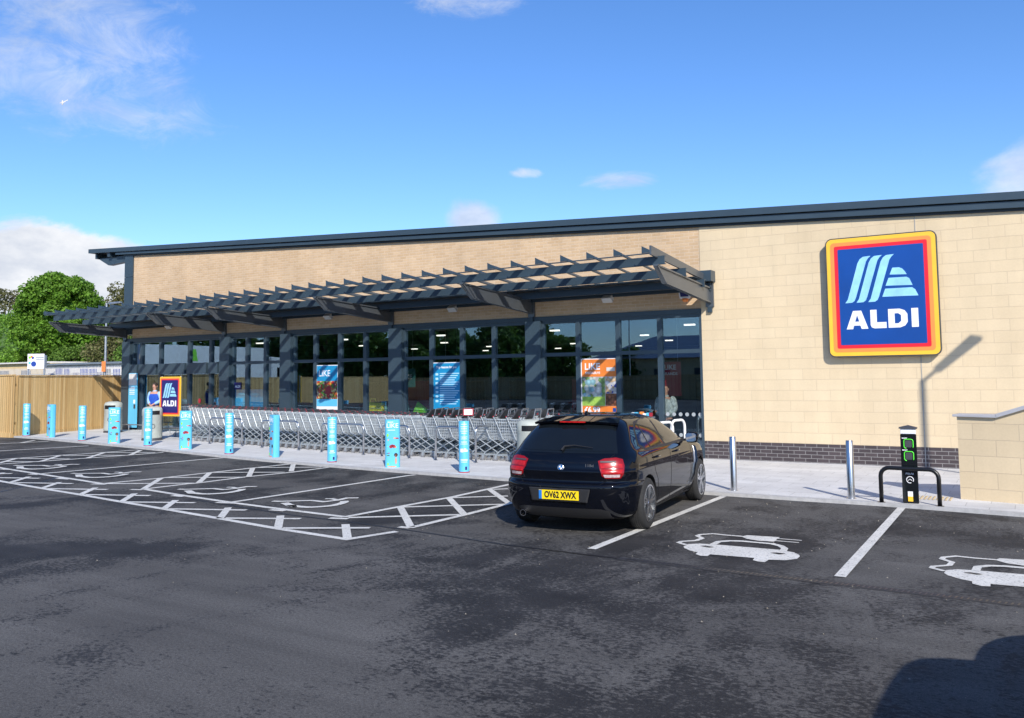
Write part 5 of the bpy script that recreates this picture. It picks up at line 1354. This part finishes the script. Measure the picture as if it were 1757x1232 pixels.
# badge and model lettering
h, nn = cast((-1, 0, .80), (1,0,0)); tilt = math.atan2(-nn.z if nn.x < 0 else nn.z, abs(nn.x))
bd = MB(); bd.cur = 0; bd.lathe([(.041,0),(.041,.004),(.036,.007)], 24); bd.cur = 1; bd.lathe([(.031,.0071),(.031,.0078)], 24)
bd.cur = 2
for q in (0, 2): bd.prism([(0,0)]+[(.024*math.cos(R(a+90*q)), .024*math.sin(R(a+90*q))) for a in (0,22,45,68,90)], 'z', .0082, .0088)
bd.cur = 3
for q in (1, 3): bd.prism([(0,0)]+[(.024*math.cos(R(a+90*q)), .024*math.sin(R(a+90*q))) for a in (0,22,45,68,90)], 'z', .0082, .0088)
bo = bd.build('round_badge', [M['alloy'], M['black'], M['bmwblue'], M['whiteg']], car); bo.location = h + nn*.002 if nn.x < 0 else h - nn*.002
nd = nn if nn.x < 0 else -nn; bo.rotation_euler = nd.to_track_quat('Z', 'Y').to_euler()
h, nn = cast((-1, -.36, .83), (1,0,0)); nd = nn if nn.x < 0 else -nn
text('model_lettering', '118d', .045, M['chrome'], car, h + nd*.004, (R(90), 0, R(-90)+math.atan2(nd.y, -nd.x)*-1), .002, .001, 1.25)
# rear wiper
wp = MB(); q = []
for y, z in ((.02,.985),(.0,1.03),(-.12,1.045),(-.36,1.02)):
    h, nn = cast((-1, y, z), (1,0,0)); nd = nn if nn.x < 0 else -nn; q.append(h+nd*.022)
wp.tube(q, [.017,.013,.008,.004], 6); wp.build('rear_wiper', M['trim'], rwin)
# windscreen and bonnet line, headlights (front)
frontc = lambda v: Vector((6.0, v.x, v.y))
patch('windscreen', [(-.66,1.02),(-.52,1.34),(.52,1.34),(.66,1.02)], frontc, (-1,0,0), .004, M['blackgloss'], car)
for s in (-1, 1): patch('headlight', [(s*.50,.66),(s*.51,.74),(s*.70,.76),(s*.70,.67)][::-s], frontc, (-1,0,0), .004, M['clearlens'], car)
patch('grille', [(-.32,.60),(-.30,.72),(.30,.72),(.32,.60)], frontc, (-1,0,0), .004, M['black'], car)
# place: rear right tyre contact and heading measured on the ground
hd = Vector((-.25, 2.67, 0)).normalized(); ang = math.atan2(hd.y, hd.x)
rc = Vector((-4.19, 10.14, 0)); left = Vector((-hd.y, hd.x, 0))
org_ = rc + left*.86 - hd*.83
car.location = (org_.x, org_.y, 0); car.rotation_euler = (0, 0, ang)

# two tall dark cars outside the frame: one beside the photographer, one mirrored in the glass
LVS = [(.26,.25,4.30,.78,0),(.32,.08,4.50,.87,0),(.50,.0,4.58,.93,0),(.66,.0,4.60,.94,0),(.80,.03,4.58,.945,0),(.95,.04,4.48,.94,0),(1.08,.06,4.20,.925,0),(1.14,.09,3.55,.90,.3),(1.25,.15,3.20,.85,1),(1.45,.26,2.95,.80,1),(1.65,.38,2.70,.74,1),(1.74,.50,2.50,.68,1),(1.79,.70,2.25,.58,1),(1.81,1.0,1.95,.40,1)]
suv, sb_, spatch, scast, _t = make_car('tall black estate car standing beside the camera at the right', LVS, (.90, 3.62), M['suvpaint'], False, .37, .80, 'parked_car')
for x in (.90, 3.62):
    for s in (-1, 1): wheel(suv, x, s, .37, .80, 10, .24)
for s in (-1, 1):
    spatch('side_window', [(.55,1.22),(.75,1.60),(1.6,1.70),(2.4,1.62),(3.0,1.25)], side(s), (0,-s,0), .004, M['blackgloss'], suv, .1)
    spatch('headlight', [(s*.62,.78),(s*.62,.90),(s*.88,.92),(s*.88,.80)][::-s], frontc, (-1,0,0), .004, M['clearlens'], suv)
    spatch('tail_light', [(s*.66,.85),(s*.66,1.10),(s*.88,1.10),(s*.88,.85)][::s], rear, (1,0,0), .004, M['redlens'], suv)
spatch('windscreen', [(-.74,1.22),(-.62,1.70),(.62,1.70),(.74,1.22)], frontc, (-1,0,0), .004, M['blackgloss'], suv, .1)
spatch('rear_window', [(-.70,1.20),(-.60,1.66),(.60,1.66),(.70,1.20)], rear, (1,0,0), .004, M['blackgloss'], suv, .1)
spatch('grille', [(-.45,.62),(-.45,.92),(.45,.92),(.45,.62)], frontc, (-1,0,0), .004, M['black'], suv, .1)
suv.location = (1.60, 2.0, 0); suv.rotation_euler = (0, 0, R(90))
s2 = copy_tree(suv); s2.location = (-13.2, -3.5, 0); s2.rotation_euler = (0, 0, R(-80)); s2['label'] = 'tall black estate car parked across the car park, mirrored in the right-hand shop glass'
# ------------------------------------------------------------------ timber fences
def fence(label, p0, p1, h=1.95, base=None, flip=False):
    p0 = Vector(p0); p1 = Vector(p1); L = (p1-p0).length; a = math.atan2(p1.y-p0.y, p1.x-p0.x)
    z = gz(p0.x) if base is None else base
    t = thing('timber_fence', label, 'fence', (p0.x, p0.y, z), a, 'close-boarded timber fences')
    m = MB(); x = 0; rr = random.Random(int(L*10)); s = -1
    while x < L:
        d0 = rr.uniform(-.003, .003); zt_ = h - .02 + rr.uniform(-.004, .004)
        m.hexa([(x, -.012+d0, .13), (x+.1, -.022+d0, .13), (x+.1, -.004, .13), (x, -.004, .13)], [(x, -.012+d0, zt_), (x+.1, -.022+d0, zt_), (x+.1, -.004, zt_), (x, -.004, zt_)]); x += .1
    m.build('boards', M['wood'], t)
    m = MB(); m.box(0, L, -.04, .03, 0, .15); m.build('gravel_board', M['wood'], t)
    m = MB(); m.box(0, L, -.045, .04, h-.018, h+.02); m.build('capping_rail', M['wood'], t)
    m = MB(); [m.box(0, L, .0, .07, zz, zz+.08) for zz in (.4, 1.0, 1.6)]; m.build('back_rail', M['wood'], t)
    k = max(1, int(L/2.4))
    if k > 14: k = 14
    for i in range(k+1):
        x = min(L-.05, i*L/k); m = MB(); m.box(x-.05, x+.05, .0, .11, 0, h-.02); m.build('post', M['wood'], t)
    return t
fence('tall timber fence running from the kerb back to the shop corner', (-27.38, 15.02), (-29.75, 22.3), 1.93)
fence('short near run of timber fence at the left picture edge', (-36.5, 14.35), (-27.34, 14.90), 1.95)
fence('long timber fence across the far side of the car park, mirrored in the shop glass', (-44, -17.5), (6, -31.7), 1.95, 0)
fence('timber fence along the left side of the car park, mirrored beside the fruit poster', (-44, -17.6), (-37.2, 14.2), 1.95, .12)

# ------------------------------------------------------------------ beyond the left fence
t = thing('stone_boundary_wall', 'dark stone wall topping out just above the timber fence', 'wall', (-75, 26, 0))
m = MB(); m.prism([(0,0),(45,0),(45,1.72),(0,2.93)], 'y', 0, .4); m.build('masonry', brickmat('dark_stone_courses', (.06,.055,.05), (.09,.08,.07), (.05,.045,.04), .4, .16, .01, .95, (0,0), .5, 12), t)
m = MB(); m.prism([(0,2.932),(45,1.722),(45,1.80),(0,3.01)], 'y', -.05, .45); m.build('coping', simple('mossy_dark_coping', (.07,.062,.05), .9, 0, .5, 6), t)
# low white depot building with blue doors
t = thing('depot_building', 'long low white building with blue doors behind the palisade fence', 'building', (0,0,0))
m = MB(); m.box(-72.3, -57, 42.0, 47, 0, 3.35); m.build('wall', M['pvcwhite'], t)
m = MB(); m.box(-72.6, -56.8, 41.7, 47.3, 3.36, 3.52); m.build('roof', M['galv'], t)
m = MB(); m.box(-95, -72.35, 42.4, 48, 0, 3.6); m.build('side_wall', M['yellowwall'], t)
m = MB(); m.box(-95.2, -72.4, 42.1, 48.2, 3.61, 3.74); m.build('side_roof', M['offwhite'], t)
for k, x in enumerate((-70.3,-69.0,-66.75,-65.55,-63.7,-62.4)):
    m = MB(); m.box(x-.48, x+.48 if k != 1 else x+.2, 41.93, 41.99, .2, 3.08 - .03*k); m.build('door', M['bluepaint'] if k != 4 else M['black'], t)
for x in (-71.5,-67.9,-64.6):
    m = MB(); m.box(x-.35, x+.35, 41.94, 41.992, 1.2, 2.7); m.build('window', M['navy2'], t)
    m = MB(); m.box(x-.42, x+.42, 41.93, 41.995, .2, 1.1); m.build('yellow_panel', M['yellow'], t)
for x in (-83,-79.5,-76): 
    m = MB(); m.box(x-.7, x+.7, 42.3, 42.37, 1.4, 3.0); m.build('window', M['interior'], t)
# palisade fence
t = thing('palisade_fence', 'pale steel palisade fence in front of the low white building', 'fence', (-88, 38.5, 0), R(-1.5))
m = MB(); x = 0
while x < 36:
    m.prism([(x, .1), (x+.07, .1), (x+.07, 2.95), (x+.035, 3.08), (x, 2.95)], 'y', 0, .015); x += .18
m.build('pales', M['offwhite'], t)
m = MB(); m.box(0, 36, .02, .06, .5, .56); m.box(0, 36, .02, .06, 2.5, 2.56); m.build('rail', M['galv'], t)
# board sign with coloured emblems
t = thing('trade_sign_board', 'white square notice board with coloured emblems above the low building', 'sign', (-63.3, 36, 0), R(30))
m = MB(); m.box(-.62, .62, -.04, .04, 2.95, 4.05); m.build('board', M['whiteg'], t)
m = MB(); m.box(.63, .70, -.02, .2, 3.0, 3.95); m.build('side_board', M['galv'], t)
for dx, dz, c in ((-.46,3.78,'limegreen'),(-.32,3.84,'orange'),(-.22,3.76,'bluepaint'),(-.46,3.38,'cyan')):
    m = MB(); m.prism([(dx+.1*math.cos(k), dz+.1*math.sin(k)) for k in range(6)], 'y', -.05, -.045); m.build('emblem', M[c], t)
m = MB(); m.prism([(-.15+.2*math.cos(k*.5236), 3.3+.2*math.sin(k*.5236)) for k in range(12)], 'y', -.05, -.045); m.build('emblem', M['bluepaint'], t)
m = MB(); m.box(0,.6,-.048,-.044,3.74,3.80); m.box(0,.6,-.048,-.044,3.62,3.68); m.build('print', M['galv'], t)
for x in (-.6,.6):
    m = MB(); m.tube([(x,.08,0),(x,.08,3.9)], .06, 8); m.build('post', M['galv'], t)

def lamp_post(label, loc, h, armdir, arm=1.2, head=(.75,.32), tilt=8, r=.055, rz=0):
    t = thing('lamp_post', label, 'lamp post', loc, rz)
    m = MB(); m.tube([(0,0,0),(0,0,1.2)], r*1.5, 10); m.tube([(0,0,1.2),(0,0,h)], [r, r*.75], 10); m.build('column', M['galv'], t, smooth=True, auto=40)
    a = Vector((*armdir, 0)).normalized(); tz = math.tan(R(tilt))
    m = MB(); m.tube([(0,0,h-.03), tuple(a*arm*.5+Vector((0,0,h-.03+tz*arm*.5))), tuple(a*arm+Vector((0,0,h-.03+tz*arm)))], r*.6, 8); m.build('arm', M['galv'], t)
    s = Vector((-a.y, a.x, 0)); b0 = a*arm + Vector((0,0,h-.03+tz*arm)); b1 = b0 + (a+Vector((0,0,tz)))*head[0]
    m = MB(); w = head[1]/2
    m.hexa([b0-s*w*.55-Vector((0,0,.05)), b1-s*w-Vector((0,0,.04)), b1+s*w-Vector((0,0,.04)), b0+s*w*.55-Vector((0,0,.05))], [b0-s*w*.45+Vector((0,0,.05)), b1-s*w*.8+Vector((0,0,.03)), b1+s*w*.8+Vector((0,0,.03)), b0+s*w*.45+Vector((0,0,.05))])
    m.build('lamp_head', M['galv'], t, bevel=.01)
    return t
t = lamp_post('slim pale lamp post beyond the fence, left of the shop', (-46.0, 30.2, 0), 6.5, (1,.15), .3, (.8,.25), 2, .07)
m = MB(); m.box(-.16,.16,-.12,-.08,2.5,3.1); m.build('orange_notice', M['orange'], t)
# lamp post outside the frame on the right whose shadow falls on the stone wall
lamp_post('lamp post at the kerb just beyond the right picture edge', (2.62, 13.75, PZ), 6.12, (.22, 1), .24, (.66,.29), 6, .06)
lamp_post('tall lamp post on the far side of the car park, mirrored in the glass', (-28.5, -28, 0), 7.5, (1, .1), .9, (.7,.3), 6)

# ------------------------------------------------------------------ vegetation
def leaves(mb, c, rad, n, size, rr, flat=.7):
    """n leaf-sized quads spread over the outer shell of an ellipsoid"""
    g = rr.normal(size=(n,3)); g /= np.linalg.norm(g, axis=1)[:,None]
    d = rr.uniform(.72, 1.03, size=(n,1)) ** 1.0
    P = np.array(c) + g*d*np.array(rad)
    U = rr.normal(size=(n,3)) + 0; U /= np.linalg.norm(U, axis=1)[:,None]
    N = g*.55 + rr.normal(size=(n,3))*.55 + np.array([0,0,.35]); N /= np.linalg.norm(N, axis=1)[:,None]
    A = np.cross(N, U); A /= np.linalg.norm(A, axis=1)[:,None]; B = np.cross(N, A)
    s = size*rr.uniform(.55, 1.25, size=(n,1))
    q = np.stack([P - A*s*.5, P - B*s*.32, P + A*s*.5, P + B*s*.32], axis=1).reshape(-1,3)
    b = len(mb.v); mb.v += [tuple(x) for x in q.tolist()]
    mb.f += [(b+4*i, b+4*i+1, b+4*i+2, b+4*i+3) for i in range(n)]; mb.m += [0]*n
def tree(name, label, loc, H, Rx, leafmat, nclump=60, per=180, size=.30, seed=1, trunk=.3, base=.22, group=None, gap=1.0):
    rr = np.random.RandomState(seed); t = thing(name, label, 'tree', loc, 0, group)
    tr = MB(); tr.tube([(0,0,-.5),(.05,.02,H*.25),(.0,.08,H*.5),(.06,0,H*.82)], [trunk, trunk*.8, trunk*.5, trunk*.15], 8)
    m = MB(); cz = H*(1+base)/2; rz = H*(1-base)/2
    for k in range(nclump):
        g = rr.normal(size=3); g /= np.linalg.norm(g)
        if g[2] < -.75: g[2] *= -1
        rad = rr.uniform(.66, .90) if rr.rand() < .3 else rr.uniform(.82, .90)
        c = np.array([g[0]*Rx*rad, g[1]*Rx*rad, cz+g[2]*rz*rad])
        cr = rr.uniform(.15, .25)*Rx*gap
        leaves(m, c, (cr*1.15, cr*1.15, cr*.75), per, size, rr)
        if k % 4 == 0: tr.tube([(0,.05,H*rr.uniform(.25,.55)), tuple(c*np.array([.55,.55,1]) - np.array([0,0,.5])), tuple(c)], [trunk*.35, trunk*.18, trunk*.06], 5)
    leaves(m, (0,0,cz), (Rx*.7, Rx*.7, rz*.72), int(per*nclump*.28), size*1.3, rr)
    m.build('crown', leafmat, t); tr.build('trunk', M['bark'], t, smooth=True)
    return t
# the big round tree and its neighbours
tree('broadleaf_tree', 'big round bright green tree in full leaf beyond the fence', (-80.0, 47.5, 2.6), 9.9, 3.95, M['leaf'], 210, 230, .30, 3, .35, .06)
tree('olive_tree', 'loose olive-brown tree just coming into leaf left of the shop roof corner', (-77.6, 53.5, 3), 9.3, 3.3, M['leafbrown'], 70, 90, .24, 5, .22, .08, gap=.9)
tree('bare_topped_tree', 'thin brownish tree at the left picture edge beside the big round one', (-113, 60, 4), 10.6, 3.4, M['leafbrown'], 45, 90, .30, 6, .25, .1)
tree('bare_topped_tree', 'low brown tree between the picture edge and the big round tree', (-100, 58, 5), 5.2, 4.2, M['leafbrown'], 60, 110, .28, 8, .2, .0)
tree('olive_tree', 'bushy olive tree tucked behind the shop corner cladding', (-71.5, 53.5, 2.5), 7.6, 3.6, M['leafbrown'], 70, 110, .26, 15, .2, .0)
for k, (x, y, z, h, r, mt_, lab) in enumerate(((-70.5,46.5,3.0,3.4,2.3,'leafbrown','rounded olive bush below the big tree near the lamp post'),
     (-66.8,47.0,2.8,3.9,2.2,'leafdark','green bush just left of the shop front column'), (-74.6,46.0,3.0,2.9,2.2,'leafdark','dark green bush at the foot of the big round tree'),
     (-64,48.5,2.5,5.2,2.4,'leafbrown','tall olive bush touching the shop corner'), (-82.5,44.8,3.2,2.0,1.9,'leaf','bright green bush behind the white notice board'))):
    b = thing('bush', lab, 'bush', (x, y, z)); rr = np.random.RandomState(20+k); m = MB()
    for j in range(26):
        g = rr.normal(size=3); g /= np.linalg.norm(g); g[2] = abs(g[2]); c = g*np.array([r*.75, r*.75, h*.72]); cr = rr.uniform(.25,.42)*r
        leaves(m, c, (cr, cr, cr*.8), 150, .24, rr)
    m.build('foliage', M[mt_], b); m = MB(); m.tube([(0,0,-.5),(0,0,h*.6)], [.12,.04], 6); m.build('stem', M['bark'], b)
# embankment behind
def bankz(x, y):
    t_ = min(max((y-44)/13, 0), 1); s = t_*t_*(3-2*t_); l = min(max((-64-x)/25, 0), 1)
    return 2.2*min(1, max(0,(y-40)/6)) + s*(2.2 + 5.2*l) + .25*math.sin(x*.7)*s
tag(sheet('embankment', [-260,-180,-150] + [-135+3*i for i in range(34)], [39,42,44,46,48,50,52,54,57,60,70,90,140], bankz, M['soil']), kind='structure')
rr = np.random.RandomState(9); m = MB()
for k in range(900):
    x = rr.uniform(-128, -60); y = rr.uniform(44, 60); z = bankz(x, y); s = rr.uniform(.5, 1.0)
    leaves(m, (x, y, z+.2), (s*1.2, s*1.2, s*.75), 46, .34, rr)
tag(m.build('bank_undergrowth', M['leaf']), 'tangled bright green undergrowth covering the bank behind the depot', 'undergrowth', None, 'stuff')
# palisade on the bank top at left
t = thing('mesh_fence', 'thin grey fence on top of the green bank at the far left', 'fence', (-118, 57, 8.6), R(-6))
m = MB(); [m.box(x*.8, x*.8+.06, 0, .05, -1.2, 1.6) for x in range(32)]; m.box(0,25,.05,.09,1.2,1.26); m.box(0,25,.05,.09,.1,.16); m.build('pales', M['galv'], t)

# trees across the car park, mirrored in the glass
protos = [tree('hedgerow_tree', 'dense dark tree across the car park behind the timber fence, mirrored in the glass', (-84, -34, 0), 9.5, 4.2, M['leafdark'], 46, 90, .55, 31, .3, .0, 'trees across the car park'),
          tree('hedgerow_tree', 'dense dark tree across the car park behind the timber fence, mirrored in the glass', (-76, -36, 0), 8.6, 4.4, M['leafdark'], 46, 90, .55, 32, .3, .0, 'trees across the car park')]
for k, (x, y, s) in enumerate(((-69,-35,1.05),(-62,-34,.88),(-56,-36,.78),(-50,-35,.74),(-44.5,-33,.78),(-39,-36,.70),(-92,-37,1.0),(-100,-33,1.1),(-33.5,-40,.50),(-28.5,-42,.44),(-60,-43,1.1),(-47,-43,1.0),(-73,-44,1.15),(5,-40,.7),(14,-42,.8))):
    c = copy_tree(protos[k % 2]); c.location = (x, y, 0); c.scale = (s, s, s); c.rotation_euler = (0, 0, k*1.3)
# shed with low hipped metal roof
t = thing('metal_roofed_shed', 'wide shed with low hipped metal roof across the car park, mirrored in the glass', 'building', (-30, -44, 0))
m = MB(); m.box(-7,7,-5,5,0,3.6); m.build('wall', M['yellowwall'], t)
m = MB(); m.add([(-7.6,-5.6,3.6),(7.6,-5.6,3.6),(7.6,5.6,3.6),(-7.6,5.6,3.6),(-2.6,0,5.9),(2.6,0,5.9)], [(0,1,5,4),(1,2,5),(2,3,4,5),(3,0,4),(0,3,2,1)]); m.build('roof', M['galv'], t)
for x in (-4, 0, 4):
    m = MB(); m.box(x-.8, x+.8, 5.0, 5.06, 1.2, 2.6); m.build('window', M['interior'], t)
# white lorry mirrored in the glass beside the entrance
t = thing('articulated_lorry', 'white articulated lorry parked across the road, mirrored in the entrance glass', 'lorry', (-62, -12.4, 0), R(-91))
m = MB(); m.box(-7, 6.2, -1.25, 1.25, 1.15, 4.9); m.build('trailer', M['white'], t, bevel=.03)
m = MB(); m.box(-6.8, 6.4, -1.0, 1.0, .85, 1.145); m.build('chassis', M['trim'], t)
m = MB(); m.cur = 0
m.prism([(.6,1.255),(2.1,1.255)], 'x', 0, 0) if False else None
m.hexa([(-2.2,1.256,3.6),(-1.7,1.256,3.6),(-1.9,1.256,4.6),(-2.6,1.256,4.6)], [(-2.2,1.262,3.6),(-1.7,1.262,3.6),(-1.9,1.262,4.6),(-2.6,1.262,4.6)])
m.build('green_stripe', M['limegreen'], t)
m = MB(); m.prism([(6.7,.6),(9.2,.6),(9.2,2.2),(8.9,3.7),(8.3,4.0),(6.7,4.1)], 'y', -1.2, 1.2); cb = m.build('cab', M['white'], t, bevel=.05)
m = MB(); m.box(7.5,8.6,1.202,1.215,2.2,3.1); m.build('side_window', M['blackgloss'], cb); m = MB(); m.hexa([(9.19,-1.05,2.25),(9.19,1.05,2.25),(8.93,1.05,3.6),(8.93,-1.05,3.6)], [(9.23,-1.05,2.25),(9.23,1.05,2.25),(8.97,1.05,3.6),(8.97,-1.05,3.6)]); m.build('windscreen', M['blackgloss'], cb)
for x in (-5.4,-4.2,-3.0,6.9-.0,8.4):
    for s in (-1,1):
        m = MB(); m.tube([(x, s*.9, .5),(x, s*1.24, .5)], .5, 20); w_ = m.build('wheel', M['rubber'], t); m = MB(); m.tube([(x, s*1.1, .5),(x, s*1.245, .5)], .27, 16); m.build('rim', M['galv'], w_)
# bird high at the left
t = thing('bird', 'tiny pale gull flying high at the upper left of the sky', 'bird', (-67.6, 40, 25.0))
m = MB()
m.lathe([(.0,-.22),(.05,-.15),(.075,0),(.05,.14),(.02,.22),(0,.25)], 10, (0,0,0))
m.add([(0,0,.08),(0,0,-.06),(-.55,.1,.16),(-.60,.1,.10)], [(0,1,3,2)]); m.add([(0,0,.08),(0,0,-.06),(.55,.1,.20),(.60,.1,.14)], [(0,1,3,2)])
m.build('body', M['offwhite'], t)
